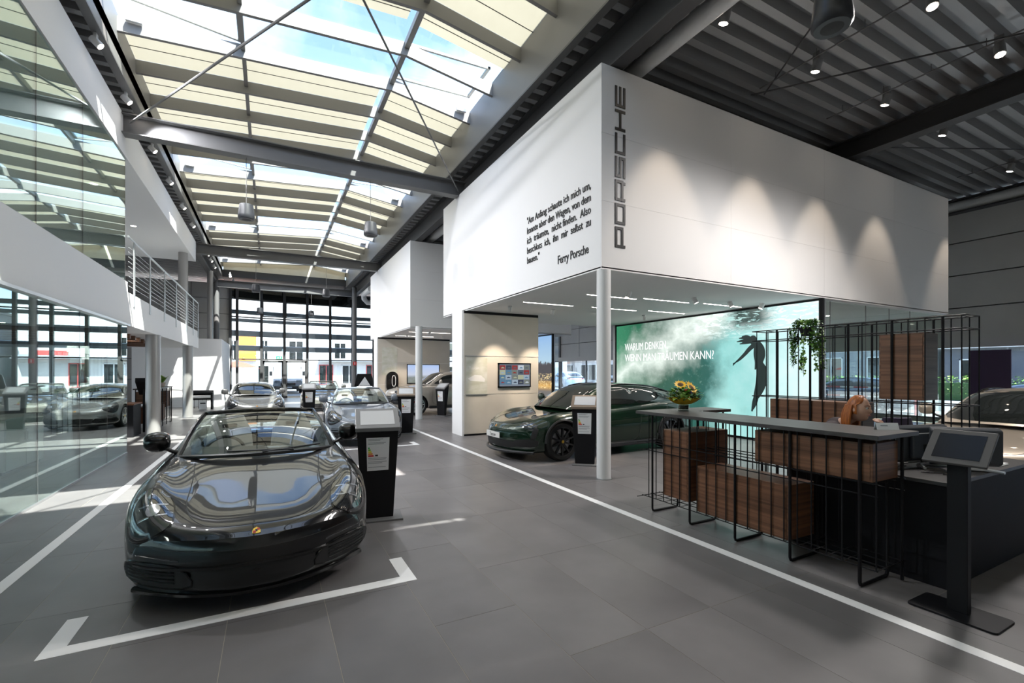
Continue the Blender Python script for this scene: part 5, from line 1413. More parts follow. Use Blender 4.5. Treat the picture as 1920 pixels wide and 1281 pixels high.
# ---------------------------------------------------------------- lamps, rails, loudspeakers, ducts
emitter('lamp_face', (1,.86,.70), 14)
emitter('led_line', (1,.90,.82), 11)
emitter('down_face', (1,.93,.82), 8)
def lamp(nm, par, kind, loc, aim, energy, size=45, blend=.5, col=(1,.80,.60), r=.04):
    l = bpy.data.lights.new(nm, kind); l.energy = energy; l.color = col; l.shadow_soft_size = r
    if kind == 'SPOT': l.spot_size = R(size); l.spot_blend = blend
    o = bpy.data.objects.new(nm, l); C.objects.link(o); o.location = loc
    o.rotation_euler = (-Vector(aim)).to_track_quat('Z', 'Y').to_euler()
    if par: o.parent = par
    return o
def spot(label, loc, aim, energy, body='stand_grey', size=46, s=1.0, group=None, z_drop=.12, col=(1,.82,.64), soft=.04):
    o = thing('spotlight', label, 'spotlight', loc, 0, group)
    d = Vector(aim).normalized(); c = Vector((0,0,-z_drop))
    obj('adapter', G().box(-.022*s,.022*s,-.05*s,.05*s,-z_drop,0), M[body], o, bevel=.004)
    obj('housing', G().tube([c-d*.07*s, c+d*.09*s], .062*s, 18), M[body], o, smooth=35)
    obj('lens', G().tube([c+d*.088*s, c+d*.094*s], .050*s, 18), M['lamp_face'], o)
    if energy: lamp('spot_light', o, 'SPOT', c+d*.11*s, d, energy, size, .6, col, soft)
    return o
mat('spot_grey', (.28,.285,.29), .4)
for i, (x, y, w) in enumerate(((5.82,4.45,'leftmost, above the upright wordmark'),(8.12,4.45,'second from the left over the gallery front'),(10.30,4.40,'third from the left over the gallery front'),(12.72,4.40,'fourth, beyond the dark cross beam'),(16.5,4.40,'rightmost and farthest over the gallery front'))):
    spot('grey deck spotlight '+w, (x, y, 7.03), (.0, .30, -1), 36, 'spot_grey', 52, 1.15, 'deck spotlights over the gallery front', .22)
for x, y, w in ((8.13,2.94,'at the top edge near the big loudspeaker'),(10.31,2.88,'on the near rail at the upper right')):
    spot('grey deck spotlight '+w, (x, y, 7.03), (-.25, -.15, -1), 210, 'spot_grey', 140, 1.15, 'deck spotlights over the reception', .22, (1,.95,.92), .35)
for x, w in ((5.72,'left of the big loudspeaker'),(8.02,'second from the left'),(10.20,'third from the left'),(12.62,'beyond the dark cross beam'),(16.4,'farthest right')):
    rl_ = thing('light_rail', 'thin conduit rail under the metal deck carrying spotlights, '+w, 'rail', (x, 5.4, 6.90))
    obj('conduit', G().tube([(0,0,0),(0,-6.5,0)], .014, 6), M['mid_steel'], rl_)
    for k in range(9): obj('hanger', G().tube([(0,-.3-k*.7,0),(0,-.3-k*.7,.13)], .006, 5), M['mid_steel'], rl_)
for k, (y, w) in enumerate(((7.6,'nearest the camera'),(9.6,'second above the upper glass'),(11.35,'just before the first cross beam'),(13.6,'just behind the first cross beam'),(15.7,'third beyond the first cross beam'),(17.9,'fourth beyond the first cross beam'),(20.0,'above the gallery column'),(23.3,'beyond the gallery fascia'),(24.6,'second beyond the fascia'),(25.9,'third beyond the fascia'),(27.4,'last before the far columns'))):
    spot('small white spotlight under the left skylight edge, '+w, (-2.45, y, 7.065), (1.0, .0, -1), 175, 'white_plastic', 100, .95, 'white spotlights along the left skylight edge', .13, (.97,.97,1.0))
for k, (x, y) in enumerate(((-1.9,29.5),(-1.85,31.2))):
    spot('tiny white spotlight under the far dark ceiling, '+('nearer' if k == 0 else 'farther'), (x, y, 7.10), (.2,-.2,-1), 0, 'white_plastic', 60, .95, None, .16)
# spotlights and light lines under the white galleries
for k, (x, y, ax, ay, w) in enumerate(((5.15,9.9,.2,1,'above the wall screen'),(6.35,9.85,.2,1,'left of the city mural'),(7.75,9.75,.3,1,'in the middle of the gallery ceiling'),(9.3,9.7,.8,.3,'beside the left end of the sea mural'),(8.05,6.9,.6,-.5,'second from the column, near row'),(9.2,6.9,.6,-.5,'third from the column, near row'),(6.3,7.0,-.5,.3,'hidden half behind the corner column'),(10.1,6.75,-.4,.6,'nearest the right end of the sea mural'))):
    spot('white gallery spotlight '+w, (x, y, 3.25), (ax, ay, -1.5), 60, 'white_plastic', 50, .8, 'white spotlights under the near gallery', .05)
for k, (x, y) in enumerate(((5.2,19.5),(6.8,19.5),(5.6,17.6))):
    spot('white spotlight under the second gallery, '+['left','right','nearest'][k], (x, y, 3.25), (.1,1,-1.5), 60, 'white_plastic', 55, .8, None, .05)
def ledline(label, x0, x1, y):
    o = thing('light_line', label, 'lamp', ((x0+x1)/2, y, 3.25), 0, 'recessed light lines in the gallery ceiling')
    w = (x1-x0)/2
    obj('diffuser', G().box(-w,w,-.02,.02,-.008,0), M['led_line'], o); obj('frame', G().box(-w-.01,w+.01,-.026,-.02,-.010,0).box(-w-.01,w+.01,.02,.026,-.010,0), M['white_plastic'], o)
for x0, x1, y, w in ((5.1,6.45,9.1,'left of the corner column, far row'),(5.75,7.05,7.6,'left of the corner column, near row'),(7.0,8.4,9.05,'behind the corner column'),(8.7,10.0,8.9,'near the left end of the sea mural'),(7.15,8.5,7.45,'right of the corner column'),(8.9,10.2,7.35,'in front of the sea mural')):
    ledline('thin recessed light line '+w, x0, x1, y)
for x0, x1, y, w in ((4.9,6.6,18.0,'near'),(4.9,6.6,20.2,'far')):
    ledline('thin recessed light line under the second gallery, '+w, x0, x1, y)
def downlight(label, x, y, z, e=18):
    o = thing('downlight', label, 'lamp', (x, y, z), 0, 'recessed downlights')
    obj('ring', G().lathe([(.07,0),(.085,-.004),(.085,0)], n=20), M['white_plastic'], o); obj('glow', G().lathe([(.068,-.001),(0,-.002)], n=20), M['down_face'], o)
    if e: lamp('down_light', o, 'SPOT', (0,0,-.02), (0,0,-1), e, 110, .8, (1,.88,.74), .06)
for i, (x, y, w) in enumerate(((12.0,7.2,'near left'),(14.0,7.4,'near right'),(12.0,9.6,'far left'),(14.2,9.8,'far right'))): downlight('square-lit downlight in the glass office ceiling, '+w, x, y, 3.25, 30)
for i, (x, y, w) in enumerate(((-4.6,6.5,'nearest'),(-4.6,9.5,'second'),(-4.6,12.5,'third'),(-7.0,8.0,'back row nearest'),(-7.0,11.5,'back row second'),(-3.4,16.0,'in front of the timber slats'))): downlight('ground floor office downlight, '+w, x, y, 2.62, 14)
for i, (x, y, w) in enumerate(((-3.6,14.0,'nearer'),(-3.6,17.5,'farther'))): downlight('downlight in the white gallery soffit, '+w, x, y, 6.03, 0)

def pendant(label, x, y, z, top, s=1.0, group='black pendant loudspeakers in the hall'):
    o = thing('pendant_speaker', label, 'loudspeaker', (x, y, z), 0, group)
    obj('body', G().lathe([(.11*s,.34*s),(.135*s,.325*s),(.165*s,.10*s),(.165*s,.03*s),(.145*s,0),(.14*s,0)], n=28), M['speaker_blue'], o, smooth=35)
    obj('grille', G().lathe([(.139*s,.002),(0,-.004)], n=28), M['grille'], o)
    obj('cap', G().lathe([(.11*s,.34*s),(.03*s,.355*s),(0,.356*s)], n=20), M['black_plastic'], o)
    obj('cable', G().tube([(0,0,.35*s),(0,0,top-z)], .006, 5), M['mid_steel'], o)
mat('speaker_blue', (.028,.030,.036), .4)
for x, y, w in ((-.45,11.76,'left one under the nearest cross beam'),(2.22,11.74,'right one under the nearest cross beam'),(-.5,22.3,'left one under the second cross beam'),(2.26,22.2,'right one under the second cross beam'),(-.49,30.4,'left one in front of the far glass front'),(2.26,30.4,'right one in front of the far glass front')):
    pendant('dark pendant loudspeaker, '+w, x, y, 5.03, 6.4)
pendant('large dark loudspeaker hanging under the metal deck at the top edge', 5.12, 2.66, 5.2, 7.03, 1.12, None)
def duct(label, pts, r):
    tag(obj('ventilation_duct', G().tube(pts, r, 20), M['white_steel'], smooth=True), label, 'duct')
duct('long round white duct running above the white galleries', [(5.45,-6,6.72),(5.45,28.5,6.72)], .14)
duct('round pale duct along the top of the grey right wall', [(18.95,-7.9,6.80),(18.95,27,6.80)], .16)
duct('bent white duct behind the second gallery', [(5.0,26.5,6.3),(5.0,28.6,6.3),(5.1,29.0,6.1),(5.3,29.1,5.9),(6.0,29.1,5.9)], .15)
duct('round duct under the deck above the gallery railing', [(-3.4,17.0,6.97),(-3.4,22.4,6.97)], .13)

# ---------------------------------------------------------------- left service desk under the gallery
ld = thing('service_desk', 'second black wire-framed desk with walnut boxes under the gallery', 'counter', (-3.3, 16.8, 0))
def lo_(nm, g, m, **kw):
    o = obj(nm, g, M[m], ld, **kw); o.location = (3.3, -16.8, 0); return o
lo_('top', G().box(-3.35,-2.85,16.2,18.9,1.16,1.19), 'counter_top')
for y in (16.25,16.8,17.4,18.0,18.6,18.85): lo_('frame_leg', G().tube([(-2.88,y,1.16),(-2.88,y,.012),(-3.3,y,.012),(-3.3,y,1.16)], .012, 6), 'black_powder')
for k in range(18): lo_('wire', G().tube([(-2.88,16.3+.145*k,1.16),(-2.88,16.3+.145*k,.17)], .0055, 5), 'black_powder')
for z in (.17,.72): lo_('long_rod', G().tube([(-2.88,16.2,z),(-2.88,18.9,z)], .006, 5), 'black_powder')
for a in ((16.25,17.2,.76,1.1),(16.3,17.9,.2,.66),(18.0,18.7,.55,1.05)): lo_('wood_box', G().box(-3.3,-2.9,*a[:2],*a[2:]), 'walnut', bevel=.003)
lk_ = thing('desk', 'black panelled desk left of the nearer gallery column', 'desk', (-3.6, 15.2, 0))
obj('panel', G().box(-.6,.55,-.4,.4,0,.82), M['black_lam'], lk_, bevel=.005); obj('top', G().box(-.62,.57,-.42,.42,.82,.85), M['walnut'], lk_)
lr = thing('wire_rack', 'far wire rack with a walnut box behind the service desk', 'rack', (-4.9, 18, 0))
for k in range(13): obj('wire', G().tube([(0,-2.2+.36*k,2.2),(0,-2.2+.36*k,0)], .010, 5), M['black_powder'], lr)
for z in (.2,1.3,2.2): obj('long_rod', G().tube([(0,-2.2,z),(0,2.2,z)], .008, 5), M['black_powder'], lr)
obj('wood_box', G().box(-.02,.3,-2.0,-1.2,1.3,2.1), M['walnut'], lr, bevel=.003)
obj('green_shelf', G().box(-.0,.3,-2.0,.4,1.10,1.22), mat('shelf_green',(.02,.30,.14),.4), lr)
st_ = thing('screen_terminal', 'dark slanted screen terminal at the near end of the service desk', 'terminal', (-3.0, 16.0, 0))
obj('head', G().hexa([(-.2,-.3,1.38),(.2,-.3,1.38),(.2,.15,1.02),(-.2,.15,1.02),(-.2,-.3,1.50),(.2,-.3,1.50),(.2,.18,1.16),(-.2,.18,1.16)]), M['black_powder'], st_, bevel=.01)
obj('post', G().box(-.08,.08,-.06,.06,0,1.2), M['black_powder'], st_)
pt = thing('potted_plant', 'small green potted plant on the service desk', 'plant', (-3.05, 18.3, 1.19))
obj('pot', G().lathe([(.0,0),(.08,0),(.10,.13),(.085,.13),(.08,.11),(0,.11)], n=20), mat('pot_stone',(.5,.42,.36),.7), pt, smooth=True)
plant_cloud('foliage', pt, 16, lambda r, i: ((.03*math.cos(i*2.4), .03*math.sin(i*2.4), .10), (.35*math.cos(i*2.4), .35*math.sin(i*2.4), 1), r.uniform(.2,.34)), ['leaf_light','leaf_green'], 4)
tag(obj('red_bag', G().hexa([(-4.7,16.9,1.35),(-4.5,16.9,1.35),(-4.5,17.1,1.35),(-4.7,17.1,1.35),(-4.68,16.9,1.72),(-4.6,16.9,1.72),(-4.6,17.0,1.72),(-4.68,17.0,1.72)]), M['crest_red'], bevel=.02), 'small red bag on the far rack', 'bag')
tr = thing('seat_bench', 'black wire-framed bench with a small white card in front of the far white wall', 'bench', (-2.75, 24.6, 0))
for x in (-.48,.48): obj('leg', G().box(x-.04,x+.04,-.25,.25,0,.75), M['black_powder'], tr, bevel=.02)
obj('seat', G().box(-.5,.5,-.27,.27,.42,.50), M['black_powder'], tr, bevel=.02); obj('back_roll', G().tube([(-.52,.15,.72),(.52,.15,.72)], .12, 12), M['black_plastic'], tr, smooth=35)
for k in range(5): obj('wire', G().tube([(-.3+.15*k,-.26,.5),(-.3+.15*k,-.26,.05)], .008, 5), M['black_powder'], tr)
obj('card', G().box(.02,.30,-.285,-.275,.0,.40), M['paper'], tr); obj('card_print', G().box(.06,.26,-.288,-.285,.24,.30), M['ink'], tr)
# display board near the far right glass
bd = thing('display_board', 'small slanted display board with a picture in front of the far glass', 'display', (4.45, 25.2, 0), R(-10))
obj('stand', G().box(-.5,.5,-.3,.3,0,.85), M['bronze'], bd); obj('picture', G().prism([(-.5,.9),(.5,.9),(.36,1.55),(-.36,1.55)], -.05, .0, 'XZ'), M['black_gloss'], bd)
obj('print', G().prism([(-.3,.92),(.3,.92),(.02,1.4)], -.055, -.05, 'XZ'), M['paper'], bd)
fs = thing('fire_sign', 'small red fire extinguisher sign on the dark far column', 'sign', (4.60, 29.24, 2.05))
obj('plate', G().box(-.10,.10,-.01,0,0,.22), M['crest_red'], fs); obj('symbol', G().box(-.02,.02,-.012,-.01,.04,.18), M['paper'], fs)
# ground floor office furniture behind the glass
def office_table(label, x, y, w, l, h=.74):
    o = thing('office_table', label, 'table', (x, y, 0))
    obj('top', G().box(-w/2,w/2,-l/2,l/2,h-.04,h), M['white_plastic'], o, bevel=.006)
    for sx, sy in ((-1,-1),(1,-1),(-1,1),(1,1)): obj('leg', G().box(sx*(w/2-.06)-.03,sx*(w/2-.06)+.03,sy*(l/2-.06)-.03,sy*(l/2-.06)+.03,0,h-.04), M['alu'], o)
    obj('modesty_panel', G().box(w/2-.05,w/2-.03,-l/2+.1,l/2-.1,.15,h-.04), M['white_plastic'], o)
    return o
office_table('long white table behind the ground floor glass', -4.6, 8.9, .8, 2.2); office_table('white table further inside the ground floor office', -6.6, 11.5, .8, 1.8)
def cabinet(label, x, y, w, l, h, m='white_plastic'):
    o = thing('cabinet', label, 'cabinet', (x, y, 0))
    obj('body', G().box(-w/2,w/2,-l/2,l/2,.05,h), M[m], o, bevel=.004); obj('plinth', G().box(-w/2+.03,w/2-.03,-l/2+.02,l/2-.02,0,.05), M['black_plastic'], o)
    for k in range(2): 
        d = obj('door', G().box(w/2,w/2+.018,-l/2+.01+k*l/2,-.01+k*l/2,.07,h-.02), M[m], o); obj('handle', G().box(w/2+.018,w/2+.03,-.06+k*.1,-.04+k*.1,h*.55,h*.55+.14), M['alu'], d)
cabinet('white low cabinet behind the glass near the office end', -4.0, 11.0, .5, 1.4, .9); cabinet('white cabinet against the left windows', -8.6, 7.0, .5, 1.6, 1.0)
# glass office on the right: table, chair backs
office_table('white meeting table inside the glass office', 13.2, 8.4, 1.0, 2.2)
def chair(label, x, y, rz, m='chair_violet'):
    o = thing('office_chair', label, 'chair', (x, y, 0), rz)
    obj('seat', G().box(-.24,.24,-.24,.24,.43,.51), M[m], o, bevel=.03)
    rows = []
    for i in range(7):
        u = i/6; z = .55+.55*u; w = .23*(1-.5*max(0,u-.5)**2*2)
        rows.append([(w*math.cos(2*PI*k/16), .24+.07*u+.035*math.sin(2*PI*k/16)-.05*abs(math.cos(2*PI*k/16)), z) for k in range(16)])
    g = G().grid(rows, True); g.add(rows[-1], [tuple(range(16))]); g.add(rows[0], [tuple(range(15,-1,-1))])
    obj('backrest', g, M[m], o, smooth=60)
    obj('column', G().lathe([(.03,.08),(.03,.43)], n=12), M['alu'], o)
    for k in range(5):
        a = 2*PI*k/5; l_ = obj('leg', G().tube([(0,0,.10),(.28*math.cos(a),.28*math.sin(a),.06)], [.022,.014], 6), M['black_plastic'], o)
        obj('castor', G().lathe([(.028,-.012),(.028,.012)], (.28*math.cos(a),.28*math.sin(a),.028), 10, 'X'), M['rubber'], l_)
    return o
mat('chair_violet', (.07,.055,.10), .7)
chair('dark violet office chair seen through the rack', 7.0, 3.05, R(150))
tag(obj('banner_board', G().box(18.55,18.60,4.95,5.85,.05,2.30).box(18.40,18.75,5.0,5.8,0,.05), mat('purple',(.045,.02,.07),.5), bevel=.004), 'dark purple display board standing before the street window', 'board')
# ---------------------------------------------------------------- cars placed
hero = boxster('gleaming black open-top sports car nearest the camera', (-.08, 3.66, 0), 0, M['paint_black'], M['rim_silver'])
stretch(hero, lambda y: y*1.16 if y < 1.7 else y+.272)
SW = {'paint_black': None}
def recolour(car, paint, label, loc, rz, rim=None):
    mm = {'paint_black': paint}
    return dup(car, loc, rz, label, None, mm)
recolour(hero, M['paint_bluegrey'], 'blue-grey open sports car behind the black one', (1.93, 10.55, 0), R(-5))
recolour(hero, M['paint_olive'], 'olive-silver open sports car farthest back by the glass front', (1.95, 20.6, 0), R(-6))
coupe('silver sports coupe with a closed roof behind the black car', (-.35, 17.0, 0), R(4), M['paint_silver'], M['rim_silver'])
green = estate('dark green estate car parked in front of the sea mural', (3.86, 8.05, 0), R(-87.5), M['paint_green'], M['rim_black'], 'Taycan')
suv_ = suv('beige off-road car half hidden behind the white column and slab', (4.0, 18.0, 0), R(-88), M['paint_sand'], M['rim_silver'])
gold = dup(green, (7.62, 2.42, 0), R(-90), 'gold-beige car behind the wire rack at the right edge', None, {'paint_green': M['paint_gold']})
for o in [x for x in gold.children_recursive if x.name.split('.')[0] in ('number_plate','plate_lettering','hood_inlay')]: bpy.data.objects.remove(o)

# ---------------------------------------------------------------- people
mat('skin', (.62,.36,.26), .5); mat('skin_sun', (.70,.42,.30), .5)
def remeshed(name, g, m, par, voxel, smooth=4):
    a = link('tmp', g.mesh('tmp', m))
    r = a.modifiers.new('r', 'REMESH'); r.mode = 'VOXEL'; r.voxel_size = voxel; r.use_smooth_shade = True
    s = a.modifiers.new('s', 'SMOOTH'); s.factor = .5; s.iterations = smooth
    me = bpy.data.meshes.new_from_object(a.evaluated_get(bpy.context.evaluated_depsgraph_get()))
    bpy.data.objects.remove(a); me.materials.clear(); me.materials.append(m)
    me.polygons.foreach_set('use_smooth', [True]*len(me.polygons))
    return link(name, me, par)
def limb(g, pts, rs, n=12):
    g.tube(spline2([tuple(p)+(r,) for p, r in zip(pts, rs)], 4) and [q[:3] for q in spline2([tuple(p)+(r,) for p, r in zip(pts, rs)], 4)], [q[3] for q in spline2([tuple(p)+(r,) for p, r in zip(pts, rs)], 4)], n)
    for p, r in ((pts[0], rs[0]), (pts[-1], rs[-1])): g.blob(p, r*.98, 12, 8)
def head_shape(g, c, f, scale=1.0):
    """head centred at c, facing the horizontal direction f"""
    c = Vector(c); f = Vector(f).normalized(); l = Vector((0,0,1)).cross(f); rows = []
    N, K = 26, 36
    for i in range(N+1):
        ph = PI*i/N; z = math.cos(ph); row = []
        for k in range(K):
            th = 2*PI*k/K; cf, sl = math.cos(th), math.sin(th)
            s = math.sin(ph)
            zz = .118*z
            w = .076*(1-.22*max(0,-z)**1.5); d = .097 if cf < 0 else .094*(1-.12*max(0,-z))
            s = max(0.0, s); sx = s**.55
            x = d*(sx if cf > .0 else s)*cf; y = w*s**.8*sl
            if cf > 0:
                fr = cf**6
                nose = .030*math.exp(-((zz+.022)/.015)**2)*math.exp(-(y/.016)**2) + .014*math.exp(-((zz-.010)/.022)**2)*math.exp(-(y/.010)**2)
                brow = .005*math.exp(-((zz-.032)/.010)**2)*math.exp(-(y/.05)**2)
                sock = -.008*math.exp(-((zz-.014)/.011)**2)*(math.exp(-((y-.031)/.014)**2)+math.exp(-((y+.031)/.014)**2))
                lip = .007*math.exp(-((zz+.056)/.009)**2)*math.exp(-(y/.020)**2)
                chin = .012*math.exp(-((zz+.090)/.016)**2)*math.exp(-(y/.022)**2)
                x += (nose+brow+sock+lip+chin)*(1 if cf > .25 else 0)
            row.append(c + (f*x + l*y + Vector((0,0,zz)))*scale)
        rows.append(row)
    g.grid(rows, True)
    for s in (-1, 1):
        e = c + (f*-.005 + l*s*.077 + Vector((0,0,-.005)))*scale
        g.blob(e, (.014*scale,.018*scale,.030*scale), 10, 8)
def hand(g, wrist, d, up, curl, s=1.0, side=1):
    """palm and five fingers; d: pointing direction, up: back of the hand"""
    w = Vector(wrist); d = Vector(d).normalized(); up = Vector(up); up = (up-d*up.dot(d)).normalized(); l = d.cross(up)*side
    for k in range(4): g.tube([w+l*(.012*(k-1.5))*s, w+d*.085*s+l*(.0195*(k-1.5))*s], .0125*s, 8); g.blob(w+d*.085*s+l*(.0195*(k-1.5))*s, .0115*s, 8, 6)
    for k, ln in enumerate((.062,.075,.080,.070)):
        p = w+d*.085*s+l*(.0195*(1.5-k))*s; dd = d.copy(); pts = [p]; rs = [.0098*s]
        for j, fr in enumerate((.45,.32,.23)):
            an = curl*(.7+.5*j); dd = (dd*math.cos(an)-up*math.sin(an)).normalized(); up2 = up
            p = p+dd*ln*fr*s; pts.append(p); rs.append((.0092-.001*j)*s)
        g.tube(pts, rs, 8); g.blob(pts[-1], rs[-1], 8, 6)
    p0 = w+d*.025*s+l*.028*s; p1 = p0+(d*.6+l*.7-up*.3).normalized()*.040*s; p2 = p1+(d*.9+l*.1-up*.3).normalized()*.032*s
    g.tube([p0,p1,p2], [.013*s,.0105*s,.0085*s], 8); g.blob(p2, .0085*s, 8, 6)
# receptionist, seated, facing towards the near end of the desk
wm = thing('person', 'red-haired person in a dark top sitting behind the counter with a hand at the mouth', 'person', (5.10, 2.72, 0))
g = G(); P = lambda x, y, z: (x-5.10, y-2.72, z)
hc = P(5.08, 2.40, 1.305); face = (.06, -1, 0)
head_shape(g, hc, face)
limb(g, [P(5.09,2.58,1.13), P(5.085,2.51,1.18), P(5.08,2.43,1.24)], [.058,.049,.050])
limb(g, [P(5.10,2.72,.60), P(5.10,2.68,.78), P(5.10,2.64,1.0), P(5.095,2.60,1.12)], [.15,.13,.135,.09])
for s in (-1, 1):
    sh = P(5.10+s*.165, 2.60, 1.10)
    limb(g, [P(5.10,2.60,1.10), sh], [.075,.058])
    hip, kn, an = P(5.10+s*.09,2.68,.60), P(5.10+s*.13,2.28,.58), P(5.10+s*.13,2.30,.10)
    limb(g, [hip, P(5.10+s*.115,2.46,.61), kn], [.095,.082,.062]); limb(g, [kn, P(5.10+s*.13,2.33,.36), an], [.06,.052,.04])
    limb(g, [P(5.10+s*.13,2.33,.05), P(5.10+s*.13,2.16,.045)], [.045,.035])
rs_, re_, rw_ = P(4.935,2.60,1.10), P(4.87,2.42,.86), P(4.92,2.20,.86)
limb(g, [rs_, P(4.89,2.52,.97), re_], [.052,.046,.040]); limb(g, [re_, P(4.89,2.31,.865), rw_], [.040,.035,.026])
hand(g, rw_, (.25,-1,-.05), (0,0,1), .25, .95, 1)
ls_, le_, lw_ = P(5.265,2.60,1.10), P(5.27,2.27,.87), P(5.17,2.21,1.115)
limb(g, [ls_, P(5.285,2.44,.97), le_], [.052,.046,.040]); limb(g, [le_, P(5.225,2.23,1.0), lw_], [.040,.034,.025])
hand(g, lw_, (-.45,.30,.9), (.3,-1,.2), .55, .95, -1)
remeshed('body', g, M['skin'], wm, .0055, 3)
mat('dark_top', (.035,.022,.025), .8); mat('trousers', (.02,.02,.025), .8); noisy(mat('hair_red', (.42,.10,.012), .42), (.20,.045,.008), (.50,.15,.02), 60, 3, (1,1,.15)); mat('hair_dark_red', (.16,.035,.008), .5); mat('lips', (.48,.18,.15), .4); mat('eye_dark', (.015,.012,.012), .2); mat('eye_white', (.7,.68,.66), .3)
g = G()
limb(g, [P(5.10,2.72,.58), P(5.10,2.68,.78), P(5.10,2.64,1.0), P(5.095,2.605,1.115)], [.165,.145,.150,.098])
for a, b, c_ in ((rs_, P(4.89,2.52,.97), re_), (ls_, P(5.285,2.44,.97), le_)):
    limb(g, [P(5.10,2.605,1.10), a], [.088,.068]); limb(g, [a, b, c_], [.064,.056,.050])
limb(g, [re_, P(4.89,2.31,.865)], [.050,.045]); limb(g, [le_, P(5.24,2.24,.96)], [.050,.044])
remeshed('top', g, M['dark_top'], wm, .010, 3)
g = G()
for s in (-1, 1):
    hip, kn, an = P(5.10+s*.09,2.68,.60), P(5.10+s*.13,2.28,.58), P(5.10+s*.13,2.30,.10)
    limb(g, [hip, P(5.10+s*.115,2.46,.61), kn], [.108,.094,.073]); limb(g, [kn, P(5.10+s*.13,2.33,.36), an], [.07,.062,.052])
remeshed('trousers', g, M['trousers'], wm, .012, 3)
for s in (-1, 1): obj('shoe', G().box(s*.13-.045,s*.13+.045,-.62,-.35,.0,.085), M['black_plastic'], wm, bevel=.03)
# hair: a cap swept back from the forehead and a fall over the far shoulder and the back
H = Vector(hc); F = Vector(face).normalized(); Ls = Vector((0,0,1)).cross(F)
g = G(); rows = []
for i in range(15):
    ph = PI*.62*i/14; row = []
    for k in range(30):
        lim = PI*(1.0 if i < 5 else (.86-.05*(i-5) if i < 9 else .56))
        th = -lim + 2*lim*k/29                  # around the back, open at the face
        x = -.106*math.sin(ph)*math.cos(th)*(1 if math.cos(th) > 0 else .80); y = .088*math.sin(ph)*math.sin(th)
        z = .132*math.cos(ph)
        wob = .003*math.sin(k*2.1+i*.7)
        row.append(H + F*(x+.004) + Ls*y*(1+wob*8) + Vector((0,0,z+.004+wob)))
    rows.append(row)
g.grid(rows)
obj('hair', g, M['hair_red'], wm, smooth=60)
g = G()
for k in range(26):
    u = k/25; th = -PI*.44+PI*.88*u
    p0 = H + F*(-.098*math.cos(th)) + Ls*(.082*math.sin(th)) + Vector((0,0,.04))
    back = math.cos(th)
    p1 = H + F*(-.118*max(back,.2)-.012) + Ls*(.095*math.sin(th)) + Vector((0,0,-.06))
    p2 = H + F*(-.105*max(back,.2)-.02) + Ls*(.098*math.sin(th)) + Vector((0,0,-.16-.02*math.sin(k*1.7)))
    p3 = H + F*(-.08*max(back,.3)-.02) + Ls*(.085*math.sin(th)) + Vector((0,0,-.215-.025*math.sin(k*2.3)))
    q = spline2([tuple(p0)+(.012,), tuple(p1)+(.0145,), tuple(p2)+(.013,), tuple(p3)+(.004,)], 4)
    g.tube([a[:3] for a in q], [a[3] for a in q], 7)
obj('hair_length', g, M['hair_red'], wm, smooth=60)
g = G()
for k in range(7):                                # loose strand over the back of the shoulder
    q = spline2([tuple(H+F*-.09+Ls*(-.03+.012*k)+Vector((0,0,-.12)))+(.014,), tuple(H+F*(-.15)+Ls*(-.05+.02*k)+Vector((0,0,-.20)))+(.016,), tuple(H+F*(-.235-.006*k)+Ls*(-.06+.025*k)+Vector((0,0,-.265)))+(.005,)], 4)
    g.tube([a[:3] for a in q], [a[3] for a in q], 7)
obj('hair_strand', g, M['hair_red'], wm, smooth=60)
for s in (-1, 1):
    e = H + F*.083 + Ls*s*.031 + Vector((0,0,.014))
    ey = obj('eye', G().blob(e, .0115, 12, 8), M['eye_white'], wm, smooth=True)
    obj('iris', G().blob(e+F*.008+Ls*s*.002, (.0062,.0062,.0062), 10, 6), M['eye_dark'], ey, smooth=True)
    obj('eyebrow', G().tube([H+F*.097+Ls*s*.012+Vector((0,0,.034)), H+F*.090+Ls*s*.034+Vector((0,0,.041)), H+F*.070+Ls*s*.054+Vector((0,0,.034))], [.004,.0035,.002], 6), M['hair_dark_red'], wm, smooth=True)
    obj('eyelash', G().tube([H+F*.088+Ls*s*.018+Vector((0,0,.021)), H+F*.089+Ls*s*.031+Vector((0,0,.025)), H+F*.080+Ls*s*.046+Vector((0,0,.019))], .0022, 5), M['eye_dark'], wm)
obj('mouth', G().tube([H+F*.086+Ls*-.022+Vector((0,0,-.056)), H+F*.0965+Vector((0,0,-.055)), H+F*.086+Ls*.022+Vector((0,0,-.056))], [.003,.0065,.003], 8), M['lips'], wm, smooth=True)
chair('dark office chair under the seated person', 5.10, 2.74, R(0), 'black_plastic')

# passer-by outside the street window
mn = thing('person', 'passer-by in a green vest walking outside the street window', 'person', (23.0, 6.5, 0))
g = G(); f2 = (.25,-1,0)
head_shape(g, (0,-.03,1.70), f2, 1.02); limb(g, [(0,.02,1.42),(0,-.01,1.60)], [.07,.058])
limb(g, [(0,.02,.95),(0,.03,1.15),(0,.02,1.36)], [.17,.16,.17])
for s, st_ in ((-1,.22),(1,-.22)):
    limb(g, [(0,.02,1.40),(s*.20,.03,1.41)], [.09,.075]); limb(g, [(s*.21,.03,1.41),(s*.25,.06,1.14),(s*.25,-.06*st_*4,.90)], [.062,.05,.036])
    hand(g, (s*.25,-.06*st_*4,.89), (0,-.1,-1), (s,0,0), .3, 1, s)
    limb(g, [(s*.10,.02,.95),(s*.10,-st_*.8,.52),(s*.10,-st_*1.1+.08,.10)], [.10,.075,.05]); limb(g, [(s*.10,-st_*1.1+.09,.05),(s*.10,-st_*1.1-.13,.045)], [.05,.04])
remeshed('body', g, M['skin_sun'], mn, .012, 3)
mat('vest_green', (.015,.20,.13), .7); mat('shirt_red', (.48,.25,.24), .8); mat('hair_blond', (.40,.26,.13), .7)
